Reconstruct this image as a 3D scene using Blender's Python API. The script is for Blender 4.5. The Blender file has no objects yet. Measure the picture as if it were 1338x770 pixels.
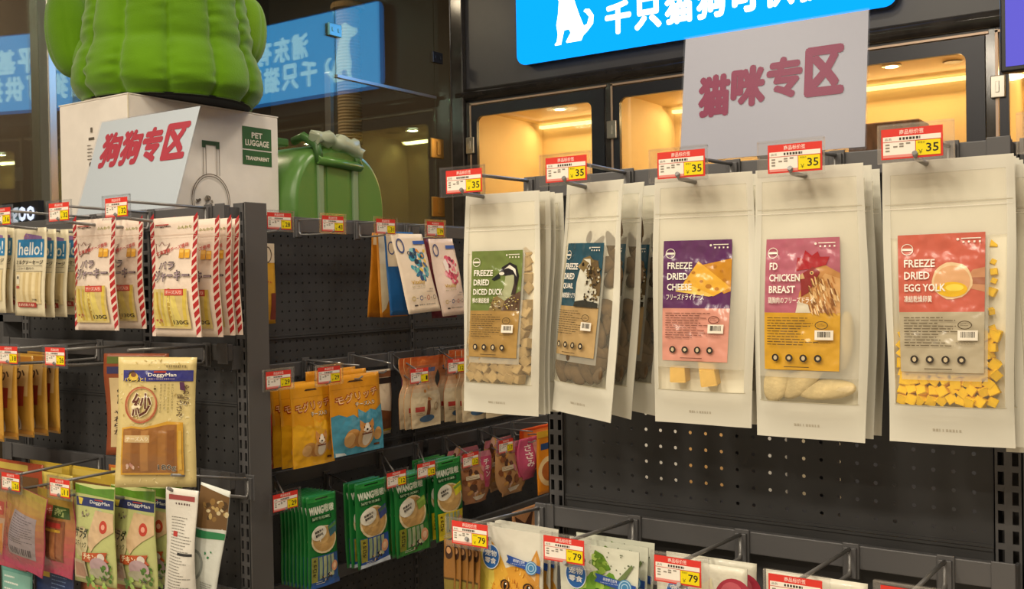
import bpy, bmesh, math, random
from mathutils import Vector, Matrix
from mathutils.geometry import tessellate_polygon

random.seed(7)
PI = math.pi
C = bpy.context.scene.collection
sc = bpy.context.scene

# ------------------------------------------------------------------ camera
FOC, CX, CY = 1338.0, 669.0, 385.0
CAM = Vector((0.0, 0.0, 1.4))
_p, _r, _y = math.radians(-0.7184), math.radians(-0.979), math.radians(34.5)
_rt = Vector((math.cos(_y), math.sin(_y), 0)); _f0 = Vector((-math.sin(_y), math.cos(_y), 0)); _u0 = Vector((0, 0, 1))
FWD = _f0 * math.cos(_p) + _u0 * math.sin(_p)
_dn = _f0 * math.sin(_p) - _u0 * math.cos(_p)
RGT = _rt * math.cos(_r) - _dn * math.sin(_r)
DWN = _rt * math.sin(_r) + _dn * math.cos(_r)
cam_data = bpy.data.cameras.new('camera'); cam_data.sensor_width = 36.0; cam_data.lens = 36.0
cam_data.clip_start = 0.02; cam_data.clip_end = 60
cam = bpy.data.objects.new('camera', cam_data); C.objects.link(cam)
_m = Matrix((( RGT.x, -DWN.x, -FWD.x, CAM.x), (RGT.y, -DWN.y, -FWD.y, CAM.y), (RGT.z, -DWN.z, -FWD.z, CAM.z), (0, 0, 0, 1)))
cam.matrix_world = _m
sc.camera = cam

# ------------------------------------------------------------------ world, lamps, exposure
sc.view_settings.view_transform = 'Standard'; sc.view_settings.look = 'None'
sc.view_settings.gamma = 1.0; sc.view_settings.use_curve_mapping = False
sc.view_settings.exposure = 0.02
world = bpy.data.worlds.new('shop_ambient'); sc.world = world; world.use_nodes = True
world.node_tree.nodes['Background'].inputs[0].default_value = (0.95, 0.87, 0.74, 1)
world.node_tree.nodes['Background'].inputs[1].default_value = 0.22
CEIL = 3.25
def lamp(name, loc, power, size, color=(1.0, 0.86, 0.66), rot=(0, 0, 0), shape='DISK', size_y=None):
    l = bpy.data.lights.new(name, 'AREA'); l.shape = shape; l.size = size; l.energy = power; l.color = color
    if size_y: l.size_y = size_y
    o = bpy.data.objects.new(name, l); C.objects.link(o); o.location = loc; o.rotation_euler = rot
    return o
WARM = (1.0, 0.88, 0.70)
LAMPS = [(-1.5, -0.5, 30), (-0.5, -0.5, 26), (0.5, -0.5, 26), (-2.6, 0.0, 22), (-1.15, 0.95, 26), (-1.2, 2.3, 24), (-0.3, 2.4, 8),
         (-2.35, 1.75, 6), (-0.2, -1.6, 45), (-1.5, -1.6, 45), (-2.8, -1.4, 34), (1.1, -1.5, 45), (0.2, -2.8, 45), (-1.6, -2.8, 45), (0.8, 2.6, 9), (-3.9, 2.2, 42)]
for i, (x, y, w) in enumerate(LAMPS):
    lamp('ceiling_spot', (x, y, CEIL - 0.05), w * 0.62, 0.35, WARM)

# ------------------------------------------------------------------ pixel helpers (only used to measure where things stand)
def ray(x, y): return RGT * ((x - CX) / FOC) + DWN * ((y - CY) / FOC) + FWD
def onY(x, y, v): d = ray(x, y); return CAM + d * ((v - CAM.y) / d.y)
def onX(x, y, v): d = ray(x, y); return CAM + d * ((v - CAM.x) / d.x)
def onZ(x, y, v): d = ray(x, y); return CAM + d * ((v - CAM.z) / d.z)

# ------------------------------------------------------------------ materials
def lin(c):
    if isinstance(c, str):
        c = c.lstrip('#'); c = [int(c[i:i + 2], 16) / 255 for i in (0, 2, 4)]
    return tuple((v / 12.92 if v <= 0.04045 else ((v + 0.055) / 1.055) ** 2.4) for v in c[:3])
MATS = {}
def mat(name, color, rough=0.5, metal=0.0, spec=0.5, noise=0.0, nscale=40, bump=0.0, bscale=200, sheen=0.0, coat=0.0, trans=0.0):
    if name in MATS: return MATS[name]
    m = bpy.data.materials.new(name); m.use_nodes = True
    nt = m.node_tree; b = nt.nodes['Principled BSDF']
    col = lin(color)
    b.inputs['Base Color'].default_value = (*col, 1)
    b.inputs['Roughness'].default_value = rough; b.inputs['Metallic'].default_value = metal
    b.inputs['Specular IOR Level'].default_value = spec
    b.inputs['Sheen Weight'].default_value = sheen; b.inputs['Coat Weight'].default_value = coat
    if noise or bump:
        tc = nt.nodes.new('ShaderNodeTexCoord')
    if noise:
        n = nt.nodes.new('ShaderNodeTexNoise'); n.inputs['Scale'].default_value = nscale; n.inputs['Detail'].default_value = 5
        nt.links.new(tc.outputs['Object'], n.inputs['Vector'])
        r = nt.nodes.new('ShaderNodeValToRGB')
        r.color_ramp.elements[0].position = 0.3; r.color_ramp.elements[1].position = 0.7
        r.color_ramp.elements[0].color = (*[v * (1 - noise) for v in col], 1)
        r.color_ramp.elements[1].color = (*[min(1, v * (1 + noise)) for v in col], 1)
        nt.links.new(n.outputs['Fac'], r.inputs['Fac']); nt.links.new(r.outputs['Color'], b.inputs['Base Color'])
    if bump:
        n2 = nt.nodes.new('ShaderNodeTexNoise'); n2.inputs['Scale'].default_value = bscale; n2.inputs['Detail'].default_value = 4
        nt.links.new(tc.outputs['Object'], n2.inputs['Vector'])
        bp = nt.nodes.new('ShaderNodeBump'); bp.inputs['Strength'].default_value = bump; bp.inputs['Distance'].default_value = 0.004
        nt.links.new(n2.outputs['Fac'], bp.inputs['Height']); nt.links.new(bp.outputs['Normal'], b.inputs['Normal'])
    MATS[name] = m
    return m
def emit(name, color, strength):
    m = bpy.data.materials.new(name); m.use_nodes = True; nt = m.node_tree; nt.nodes.clear()
    o = nt.nodes.new('ShaderNodeOutputMaterial'); e = nt.nodes.new('ShaderNodeEmission')
    e.inputs[0].default_value = (*lin(color), 1); e.inputs[1].default_value = strength
    nt.links.new(e.outputs[0], o.inputs[0]); MATS[name] = m; return m
def see_through(name, tint, body, fac, rough=0.25, glossy=False):
    """a film or pane: part of the light passes straight, part meets a diffuse / glossy skin"""
    m = bpy.data.materials.new(name); m.use_nodes = True; nt = m.node_tree
    b = nt.nodes['Principled BSDF']; out = nt.nodes['Material Output']
    t = nt.nodes.new('ShaderNodeBsdfTransparent'); t.inputs[0].default_value = (*lin(tint), 1)
    mx = nt.nodes.new('ShaderNodeMixShader'); mx.inputs[0].default_value = fac
    if glossy:
        g = nt.nodes.new('ShaderNodeBsdfGlossy'); g.inputs['Color'].default_value = (*lin(body), 1); g.inputs['Roughness'].default_value = rough
        s = g
    else:
        b.inputs['Base Color'].default_value = (*lin(body), 1); b.inputs['Roughness'].default_value = rough; s = b
    nt.links.new(t.outputs[0], mx.inputs[1]); nt.links.new(s.outputs[0], mx.inputs[2]); nt.links.new(mx.outputs[0], out.inputs[0])
    MATS[name] = m; return m
def print_mat(name, rough, spec=0.5, coat=0.0, bump=0.0, bscale=30):
    m = bpy.data.materials.new(name); m.use_nodes = True; nt = m.node_tree; b = nt.nodes['Principled BSDF']
    a = nt.nodes.new('ShaderNodeAttribute'); a.attribute_name = 'Col'
    nt.links.new(a.outputs['Color'], b.inputs['Base Color'])
    b.inputs['Roughness'].default_value = rough; b.inputs['Specular IOR Level'].default_value = spec; b.inputs['Coat Weight'].default_value = coat
    if bump:
        tc = nt.nodes.new('ShaderNodeTexCoord'); n2 = nt.nodes.new('ShaderNodeTexNoise'); n2.inputs['Scale'].default_value = bscale
        nt.links.new(tc.outputs['Object'], n2.inputs['Vector'])
        bp = nt.nodes.new('ShaderNodeBump'); bp.inputs['Strength'].default_value = bump; bp.inputs['Distance'].default_value = 0.01
        nt.links.new(n2.outputs['Fac'], bp.inputs['Height']); nt.links.new(bp.outputs['Normal'], b.inputs['Normal'])
    MATS[name] = m; return m

STEEL = mat('charcoal powder coated steel', '#545354', 0.55, 0.0, 0.4, noise=0.08, nscale=60)
STEEL2 = mat('charcoal steel bar', '#5a595a', 0.45, 0.15, 0.5)
PEG = mat('charcoal perforated steel', '#3f3f40', 0.6, 0.0, 0.35, noise=0.10, nscale=9)
WIRE = mat('dark grey wire', '#7d7b79', 0.34, 0.35, 0.5)
WIRE_TIP = mat('bare wire end', '#c8c6c0', 0.3, 0.8)
PRINT = print_mat('printed film', 0.42, 0.4, bump=0.25, bscale=28)
PRINT_GLOSS = print_mat('glossy printed film', 0.20, 0.65, 0.35, bump=0.85, bscale=26)
PRINT_PAPER = print_mat('printed paper card', 0.6, 0.3)
CLEAR = see_through('clear plastic', '#ffffff', '#f4f4f6', 0.16, 0.1, True)
FILM = see_through('frosted film window', '#fffdf6', '#d9d6c6', 0.40, 0.40)
FILM_CLEAR = see_through('film pressed clear by its contents', '#fffdf4', '#d9d6c6', 0.10, 0.34)
FILM_EDGE = see_through('frosted film sealed edge', '#fffdf6', '#dcd9ca', 0.86, 0.42)
FILM_BACK = mat('frosted film back sheet', '#f6f3ea', 0.5, 0, 0.3)
CHROME = mat('satin steel', '#b9b4aa', 0.28, 0.9)

# ------------------------------------------------------------------ object helpers
def tag(o, label=None, cat=None, group=None, kind=None):
    if label: o['label'] = label
    if cat: o['category'] = cat
    if group: o['group'] = group
    if kind: o['kind'] = kind
    return o
def empty(name, loc=(0, 0, 0), rot=(0, 0, 0), label=None, cat=None, group=None):
    o = bpy.data.objects.new(name, None); C.objects.link(o); o.location = loc; o.rotation_euler = rot
    o.empty_display_size = 0.05
    return tag(o, label, cat, group)
def link(name, me, m, parent=None, smooth=False):
    o = bpy.data.objects.new(name, me); C.objects.link(o)
    if m is not None:
        for mm in (m if isinstance(m, (list, tuple)) else [m]): me.materials.append(mm)
    if parent is not None: o.parent = parent
    if smooth:
        for p in me.polygons: p.use_smooth = True
    return o
def obj(name, bm, m, parent=None, smooth=False):
    me = bpy.data.meshes.new(name); bm.normal_update(); bm.to_mesh(me); bm.free()
    return link(name, me, m, parent, smooth)
def dup(root, loc=None, rot=None, label=None, skip=()):
    r = root.copy(); C.objects.link(r)
    if loc is not None: r.location = loc
    if rot is not None: r.rotation_euler = rot
    if label: r['label'] = label
    for ch in list(root.children):
        if ch.name.split('.')[0] in skip: continue
        c = ch.copy(); C.objects.link(c); c.parent = r
        for g in ch.children:
            d = g.copy(); C.objects.link(d); d.parent = c
    return r
def box(bm, x0, x1, y0, y1, z0, z1, bev=0.0):
    vs = [bm.verts.new((x, y, z)) for x in (x0, x1) for y in (y0, y1) for z in (z0, z1)]
    fs = [(0, 1, 3, 2), (4, 6, 7, 5), (0, 4, 5, 1), (2, 3, 7, 6), (0, 2, 6, 4), (1, 5, 7, 3)]
    fa = [bm.faces.new([vs[i] for i in f]) for f in fs]
    if bev:
        es = set(e for f in fa for e in f.edges)
        bmesh.ops.bevel(bm, geom=list(es), offset=bev, segments=2, affect='EDGES', profile=0.5)
    return vs
def box_obj(name, x0, x1, y0, y1, z0, z1, m, parent=None, bev=0.0):
    bm = bmesh.new(); box(bm, min(x0, x1), max(x0, x1), min(y0, y1), max(y0, y1), min(z0, z1), max(z0, z1), bev)
    return obj(name, bm, m, parent)
def tube(bm, pts, r, n=8, caps=True, mi=0):
    pts = [Vector(p) for p in pts]; rings = []
    rr = r if isinstance(r, (list, tuple)) else [r] * len(pts)
    prev = None
    for i, p in enumerate(pts):
        t = (pts[min(i + 1, len(pts) - 1)] - pts[max(i - 1, 0)]).normalized()
        a = prev if prev is not None else (Vector((0, 0, 1)) if abs(t.z) < 0.9 else Vector((1, 0, 0)))
        a = (a - t * a.dot(t)).normalized(); b = t.cross(a); prev = a
        rings.append([bm.verts.new(p + (a * math.cos(2 * PI * k / n) + b * math.sin(2 * PI * k / n)) * rr[i]) for k in range(n)])
    for i in range(len(rings) - 1):
        for k in range(n):
            f = bm.faces.new((rings[i][k], rings[i][(k + 1) % n], rings[i + 1][(k + 1) % n], rings[i + 1][k])); f.material_index = mi; f.smooth = True
    if caps:
        bm.faces.new(rings[0][::-1]).material_index = mi; bm.faces.new(rings[-1]).material_index = mi
def lathe(bm, prof, n=32, c=(0, 0, 0)):
    rings = []
    for r, z in prof:
        rings.append([bm.verts.new((c[0] + r * math.cos(2 * PI * k / n), c[1] + r * math.sin(2 * PI * k / n), c[2] + z)) for k in range(n)])
    for i in range(len(rings) - 1):
        for k in range(n): bm.faces.new((rings[i][k], rings[i][(k + 1) % n], rings[i + 1][(k + 1) % n], rings[i + 1][k]))
    bm.faces.new(rings[0][::-1]); bm.faces.new(rings[-1])

# ------------------------------------------------------------------ flat print: polygons and lettering in one coloured skin
_GL = {}
def glyphs(s, bold=0.0, shear=0.0):
    key = (s, bold, shear)
    if key in _GL: return _GL[key]
    c = bpy.data.curves.new('lettering', 'FONT'); c.body = s; c.resolution_u = 2; c.offset = bold if bold <= .022 else 0.0; c.shear = shear
    o = bpy.data.objects.new('lettering', c); C.objects.link(o)
    bpy.context.view_layer.update()
    ev = o.evaluated_get(bpy.context.evaluated_depsgraph_get()); me = ev.to_mesh()
    me.calc_loop_triangles()
    v = [(p.co.x, p.co.y) for p in me.vertices]; t = [tuple(k.vertices) for k in me.loop_triangles]
    ev.to_mesh_clear(); bpy.data.objects.remove(o); bpy.data.curves.remove(c)
    xs = [p[0] for p in v] or [0, 1]; ys = [p[1] for p in v] or [0, 1]
    _GL[key] = (v, t, min(xs), max(xs), min(ys), max(ys))
    return _GL[key]
class Art:
    """coordinates are fractions of the width (from the left) and of the height (from the TOP)"""
    def __init__(s, w, h): s.w, s.h, s.tris, s.layer = w, h, [], 0
    def _add(s, pts, tris, col):
        c = lin(col); L = s.layer
        for t in tris: s.tris.append(([pts[i] for i in t], c, L))
    def up(s): s.layer += 1; return s
    def poly(s, pts, col):
        P = [(x * s.w, y * s.h) for x, y in pts]
        T = tessellate_polygon([[Vector((x, y, 0)) for x, y in P]])
        s._add(P, T, col); s.layer += 1; return s
    def rect(s, x0, y0, x1, y1, col): return s.poly([(x0, y0), (x1, y0), (x1, y1), (x0, y1)], col)
    def ell(s, x, y, rx, ry, col, n=20, rot=0.0):
        """rx, ry as fractions of the WIDTH"""
        a = s.w / s.h; co, si = math.cos(rot), math.sin(rot)
        pts = []
        for k in range(n):
            u, v = rx * math.cos(2 * PI * k / n), ry * math.sin(2 * PI * k / n)
            pts.append((x + u * co - v * si, y + (u * si + v * co) * a))
        return s.poly(pts, col)
    def ring(s, x, y, rx, ry, t, col, n=24):
        a = s.w / s.h; P = []; T = []
        for k in range(n):
            cu, sv = math.cos(2 * PI * k / n), math.sin(2 * PI * k / n)
            P += [((x + rx * cu) * s.w, min(y + ry * sv * a, .995) * s.h), ((x + (rx - t) * cu) * s.w, min(y + (ry - t) * sv * a, .995) * s.h)]
        for k in range(n):
            i, j = 2 * k, 2 * ((k + 1) % n); T += [(i, j, j + 1), (i, j + 1, i + 1)]
        s._add(P, T, col); s.layer += 1; return s
    def text(s, t, x0, y0, x1, y1, col, bold=0.02, shear=0.0, rot=0.0):
        v, tr, ax, bx, ay, by = glyphs(t, bold, shear)
        cx, cy = (x0 + x1) / 2 * s.w, (y0 + y1) / 2 * s.h; co, si = math.cos(rot), math.sin(rot)
        W, H = (x1 - x0) * s.w, (y1 - y0) * s.h; P = []
        for x, y in v:
            u = ((x - ax) / max(1e-6, bx - ax) - .5) * W; q = (.5 - (y - ay) / max(1e-6, by - ay)) * H
            P.append((cx + u * co - q * si, cy + u * si + q * co))
        s._add(P, tr, col)
        if bold > .022:                                   # fat lettering: the strokes are stamped around themselves
            r = (bold - .002) * H / max(1e-6, by - ay)
            for k in range(8):
                s.layer += .1; s._add([(p + r * math.cos(k * PI / 4), q + r * math.sin(k * PI / 4)) for p, q in P], tr, col)
        s.layer += 1; return s
    def vtext(s, t, x0, y0, x1, y1, col, bold=0.02):
        n = len(t); d = (y1 - y0) / n
        for i, ch in enumerate(t):
            s.text(ch, x0, y0 + d * i + d * .08, x1, y0 + d * (i + 1) - d * .08, col, bold); s.layer -= .94
        s.layer += 1; return s
    def lines(s, x0, y0, x1, y1, n, col, seed=1, fill=0.27):
        rn = random.Random(seed); d = (y1 - y0) / n; L = s.layer
        for i in range(n):
            x = x0; e = x0 + (x1 - x0) * rn.uniform(.55, 1)
            while x < e:
                l = rn.uniform(.05, .16) * (x1 - x0); y = y0 + d * i
                s.rect(x, y, min(x + l, e), y + d * fill, col); s.layer = L; x += l + .02 * (x1 - x0)
        s.layer = L + 1; return s
    def bars(s, x0, y0, x1, y1, n, col, seed=3):
        rn = random.Random(seed); L = s.layer; d = (x1 - x0) / n
        for i in range(n):
            s.rect(x0 + d * i, y0, x0 + d * i + d * rn.uniform(.3, .8), y1, col); s.layer = L
        s.layer = L + 1; return s
    def build(s, name, fn, m, parent, maxlen=0.0085, base=0.0009, step=0.00016):
        V = []; Fc = []; cols = []
        for pts, c, L in s.tris:
            st = [tuple(pts)]; off = base + step * L
            while st:
                a, b, d = st.pop()
                e = [((a[0] - b[0]) ** 2 + (a[1] - b[1]) ** 2), ((b[0] - d[0]) ** 2 + (b[1] - d[1]) ** 2), ((d[0] - a[0]) ** 2 + (d[1] - a[1]) ** 2)]
                k = e.index(max(e))
                if maxlen and e[k] > maxlen * maxlen:
                    tri = (a, b, d); p, q, r = tri[k], tri[(k + 1) % 3], tri[(k + 2) % 3]
                    mid = ((p[0] + q[0]) / 2, (p[1] + q[1]) / 2)
                    st.append((p, mid, r)); st.append((mid, q, r)); continue
                i = len(V)
                W = [fn(x, y, off) for x, y in (a, b, d)]
                ar = (b[0] - a[0]) * (d[1] - a[1]) - (d[0] - a[0]) * (b[1] - a[1])
                if ar > 0: W = W[::-1]
                V += [tuple(w) for w in W]; Fc.append((i, i + 1, i + 2)); cols += [(*c, 1.0)] * 3
        me = bpy.data.meshes.new(name); me.from_pydata(V, [], Fc)
        at = me.color_attributes.new('Col', 'FLOAT_COLOR', 'POINT')
        at.data.foreach_set('color', [q for c in cols for q in c])
        return link(name, me, m, parent)
# ------------------------------------------------------------------ bags
def pouch_fn(w, h, th, hole=0.03, seed=1, wav=0.002, shape=None, belly=0.62, side=1.0, p=2.0, curl=0.0):
    """point on a pouch: x from the left, y from the top (metres), off outward; origin where the hook goes through"""
    rn = random.Random(seed); a1, a2, a3 = [rn.uniform(0, 6.28) for _ in range(3)]
    def prof(v):
        if v < belly: q = max(0.0, (v - 0.08) / (belly - 0.08)); return q * q * (3 - 2 * q)
        q = max(0.0, (0.97 - v) / (0.97 - belly)); q = min(1, q * 1.35); return q * q * (3 - 2 * q)
    def fn(x, y, off=0.0, s=1.0):
        u = 2 * x / w - 1; v = y / h
        k = shape(v) if shape else 1.0
        b = th * max(0.0, 1 - abs(u) ** p) * prof(v) * s
        warp = wav * (math.sin(2.3 * u + 3.1 * v + a1) + 0.7 * math.sin(6 * v + a2 + 1.3 * u)) * min(1, v * 3) + curl * u * u * v
        ed = 0.004 * w / 0.14 * wav / 0.002 * math.sin(5 * v + a3) * abs(u) * (1 if u > 0 else .6) * side
        return Vector(((x - w / 2) * k + ed * (1 if u > 0 else -1) * .5, -(b + off) + warp, hole - y))
    return fn
def sheet(bm, fn, w, h, nx, ny, s, off, flip=False, mi=None, jag=0):
    g = []
    for j in range(ny + 1):
        row = []
        for i in range(nx + 1):
            y = h * j / ny
            if jag and j in (0, ny): y += jag * (1 if i % 2 else 0) * (1 if j == 0 else -1)
            row.append(bm.verts.new(fn(w * i / nx, y, off, s)))
        g.append(row)
    for j in range(ny):
        for i in range(nx):
            q = (g[j][i], g[j + 1][i], g[j + 1][i + 1], g[j][i + 1])
            f = bm.faces.new(q[::-1] if flip else q); f.smooth = True
            if mi: f.material_index = mi(i, j)
    return g
def join_rim(bm, ga, gb):
    def rim(g): return g[0] + [r[-1] for r in g[1:]] + g[-1][::-1][1:] + [r[0] for r in g[::-1]][1:-1]
    a, b = rim(ga), rim(gb)
    for i in range(len(a)):
        j = (i + 1) % len(a); bm.faces.new((a[i], a[j], b[j], b[i]))
def pouch_body(name, fn, w, h, m, parent, nx=12, ny=16, jag=0.0, back=-0.55):
    bm = bmesh.new()
    a = sheet(bm, fn, w, h, nx, ny, 1.0, 0.0006, False, None, jag)
    b = sheet(bm, fn, w, h, nx, ny, back, -0.0006, True, None, jag)
    join_rim(bm, a, b)
    return obj(name, bm, m, parent)
FOIL = {}
def body_mat(col, rough=0.4, coat=0.0, bump=0.3):
    k = (col, rough)
    if k not in FOIL: FOIL[k] = mat('pouch film %s %.2f' % (col, rough), col, rough, 0, 0.4, bump=.7, bscale=26, coat=.15)
    return FOIL[k]

def place(o, P, yaw=0.0, pitch=0.0, roll=0.0, axis='Y'):
    """pitch > 0 swings the foot of the bag towards the customer, roll > 0 turns it clockwise as seen"""
    base = PI / 2 if axis == 'X' else 0.0
    M = Matrix.Rotation(base + math.radians(yaw), 4, 'Z') @ Matrix.Rotation(math.radians(-pitch), 4, 'X') @ Matrix.Rotation(math.radians(roll), 4, 'Y')
    o.rotation_euler = M.to_euler(); o.location = P
    return o
ORD = ['front', 'second', 'third', 'fourth', 'fifth', 'sixth', 'seventh', 'eighth', 'ninth']
def behind(root, n, step, what, where, axis='Y', side=0.0, jit=1.0, skip=(), rnd=3, lift=0.0, first=1):
    """more of the same pack on the same hook, each a thing of its own"""
    rn = random.Random(rnd); outl = []
    steps = step if isinstance(step, (list, tuple)) else [step * (i + 1) for i in range(n)]
    for i in range(n):
        d = steps[i]; L = root.location.copy()
        if axis == 'Y': L.y += d; L.x += side * (i + 1) + rn.uniform(-.002, .002) * jit
        else: L.x -= d; L.y += side * (i + 1) + rn.uniform(-.002, .002) * jit
        L.z += lift * (i + 1) + rn.uniform(-.003, .001) * jit
        e = root.rotation_euler.copy(); e.z += math.radians(rn.uniform(-2, 2)) * jit
        o = dup(root, L, e, '%s, %s from the front %s' % (what, ORD[min(i + first, 8)], where), skip)
        outl.append(o)
    return outl

# ------------------------------------------------------------------ perforated sheets
def perforated(bm, x0, z0, nx, nz, px, pz, hw, hh, octo=True, depth=0.0012, y=0.0):
    """a steel sheet in the plane y facing -y with nx by nz real holes"""
    V = {}
    def corner(i, j):
        if (i, j) not in V: V[(i, j)] = bm.verts.new((x0 + i * px, y, z0 + j * pz))
        return V[(i, j)]
    n = 8 if octo else 4
    for i in range(nx):
        for j in range(nz):
            cx, cz = x0 + (i + .5) * px, z0 + (j + .5) * pz
            co = [corner(i, j), corner(i + 1, j), corner(i + 1, j + 1), corner(i, j + 1)]
            if octo: pts = [(cx + hw * math.cos(PI / 4 * k), cz + hw * math.sin(PI / 4 * k)) for k in range(8)]   # k=5 lower left, 7 lower right
            else: pts = [(cx - hw, cz - hh), (cx + hw, cz - hh), (cx + hw, cz + hh), (cx - hw, cz + hh)]
            f = [bm.verts.new((a, y, b)) for a, b in pts]; g = [bm.verts.new((a, y + depth, b)) for a, b in pts]
            if octo:
                order = [(5, 6, 7), (7, 0, 1), (1, 2, 3), (3, 4, 5)]
                for s, tr in enumerate(order):
                    bm.faces.new((co[s], co[(s + 1) % 4], f[tr[2]], f[tr[1]], f[tr[0]]))
            else:
                for s in range(4): bm.faces.new((co[s], co[(s + 1) % 4], f[(s + 1) % 4], f[s]))
            for k in range(n): bm.faces.new((f[k], f[(k + 1) % n], g[(k + 1) % n], g[k]))
def pegboard(name, x0, x1, z0, z1, parent, pitch=0.025, y=0.0, hole=0.0028):
    nx = int((x1 - x0) / pitch); nz = int((z1 - z0) / pitch); mx = (x1 - x0 - nx * pitch) / 2; mz = (z1 - z0 - nz * pitch) / 2
    bm = bmesh.new()
    perforated(bm, x0 + mx, z0 + mz, nx, nz, pitch, pitch, hole, hole, True, 0.0012, y)
    for a, b, c, d in ((x0, x1, z0, z0 + mz), (x0, x1, z1 - mz, z1), (x0, x0 + mx, z0 + mz, z1 - mz), (x1 - mx, x1, z0 + mz, z1 - mz)):
        if b - a > 1e-5 and d - c > 1e-5: box(bm, a, b, y, y + .001, c, d)
    box(bm, x0, x1, y - .0025, y + .0012, z1 - .004, z1); box(bm, x0, x1, y - .0025, y + .0012, z0, z0 + .004)
    return obj(name, bm, PEG, parent)
def slotted_upright(name, x0, x1, z0, z1, parent, depth=0.06, y=0.0, cols=2):
    bm = bmesh.new(); nz = int((z1 - z0) / 0.025); w = (x1 - x0)
    perforated(bm, x0, z0, cols, nz, w / cols, 0.025, w / cols * .22, 0.0085, False, 0.003, y)
    box(bm, x0, x0 + .0015, y, y + depth, z0, z1); box(bm, x1 - .0015, x1, y, y + depth, z0, z1); box(bm, x0, x1, y + depth - .0015, y + depth, z0, z1)
    if z1 - z0 - nz * .025 > 1e-4: box(bm, x0, x1, y, y + .0015, z0 + nz * .025, z1)
    return obj(name, bm, STEEL, parent)

# ------------------------------------------------------------------ price tags and hooks (local -Y points at the customer)
TAGW, TAGH = 0.0665, 0.0345
_cards = {}
def card_mesh(num):
    if num in _cards: return _cards[num]
    a = Art(TAGW, TAGH)
    a.rect(0, 0, 1, 1, '#d83a30').rect(.03, .26, .97, .94, '#efe8dc')
    a.text('商品标价签', .30, .05, .70, .21, '#f6d9cf', .01)
    a.text('品名', .06, .30, .17, .38, '#5a524b', 0); a.bars(.30, .30, .68, .385, 7, '#3b332e', 5)
    a.rect(.03, .42, .97, .44, '#c65a4e')
    for i, (x, y) in enumerate([(.07, .50), (.07, .60), (.07, .70), (.20, .57), (.30, .49), (.30, .57), (.41, .48)]):
        a.rect(x, y, x + .07, y + .05, '#8d8478'); a.layer -= .94
    a.layer += 1
    a.rect(.03, .86, .56, .95, '#e08f86')
    a.rect(.56, .43, .975, .95, '#c64a2c').rect(.572, .45, .963, .93, '#e9d40f')
    a.text('零售价', .60, .48, .72, .55, '#4d4a10', 0)
    a.text('￥', .61, .74, .68, .88, '#4d4a10', 0)
    if num: a.text(num, .735 if len(num) > 1 else .84, .55, .935, .83, '#26231a', .012)
    o = a.build('price_card', lambda x, y, off: Vector((x - TAGW / 2, -off, TAGH / 2 - y)), PRINT_PAPER, None, maxlen=0, base=0.0003, step=0.00005)
    me = o.data; bpy.data.objects.remove(o); _cards[num] = me
    return me
_holder = None
def holder_mesh():
    global _holder
    if _holder: return _holder
    bm = bmesh.new(); w, h = .041, .0215
    box(bm, -w, w, .0004, .0012, -h, h)                                  # back plate
    box(bm, -w, w, -.0022, .0016, h - .0012, h + .0012); box(bm, -w, w, -.0022, .0012, -h - .0008, -h + .0008)
    box(bm, -w - .0006, -w + .0006, -.0018, .0012, -h, h); box(bm, w - .0006, w + .0006, -.0018, .0012, -h, h)
    me = bpy.data.meshes.new('tag_holder'); bm.normal_update(); bm.to_mesh(me); bm.free(); me.materials.append(CLEAR)
    _holder = me; return me
def hook(axis, rail, along, zc, tag_pos, num, label, tip=0.03, low=None, card_dx=0.0, group=None, yaw=0.0, wires=True, bare=False, r=0.0031):
    """rail: coordinate of the bar's face; along: where on the bar; tag_pos: world centre of its price card"""
    if axis == 'Y': O = Vector((along, rail, zc)); inv = lambda P: Vector((P.x - along, P.y - rail, P.z - zc)); base = 0
    else: O = Vector((rail, along, zc)); inv = lambda P: Vector((P.y - along, -(P.x - rail), P.z - zc)); base = PI / 2
    root = empty('display_hook', O, (0, 0, base), label, 'hook', group)
    t = inv(tag_pos)
    bm = bmesh.new()
    box(bm, -.011, .011, -.0042, -.0002, -.045, .003, .001); box(bm, -.0085, .0085, -.0100, -.0042, -.043, -.002, .001)
    obj('rail_clip', bm, STEEL2, root)
    end = Vector((t.x, t.y + .004, t.z + .012))
    bm = bmesh.new(); tube(bm, [(0, -.008, -.004), tuple(Vector((0, -.008, -.004)).lerp(end, .5)), tuple(end)], r * .9, 7); obj('upper_wire', bm, WIRE, root)
    # lower wire: leaves the clip lower down, runs under the card and turns up at its tip
    le = Vector((t.x, t.y + .006, t.z + (-.015 if low is None else low)))
    bm = bmesh.new()
    s0 = Vector((0, -.008, -.038))
    tube(bm, [(0, -.008, -.006), (0, -.0085, -.030), (0, -.014, -.038), tuple(s0.lerp(le, .35) + Vector((0, 0, -.001))), tuple(s0.lerp(le, .75) + Vector((0, 0, -.001))), tuple(le), (le.x, le.y - .010, le.z + .006)], r, 8)
    obj('lower_wire', bm, WIRE, root)
    if bare:
        bm = bmesh.new(); d = (end - Vector((0, -.008, -.004))).normalized(); tube(bm, [tuple(end), tuple(end + d * .018)], r, 7); obj('wire_tip', bm, WIRE_TIP, root)
    if num is not None:
        hd = bpy.data.objects.new('tag_holder', holder_mesh()); C.objects.link(hd); hd.parent = root; hd.location = t; hd.rotation_euler = (0, 0, math.radians(yaw))
        cd = bpy.data.objects.new('price_card', card_mesh(num)); C.objects.link(cd); cd.parent = hd; cd.location = (card_dx, 0, 0)
    return root
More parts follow.
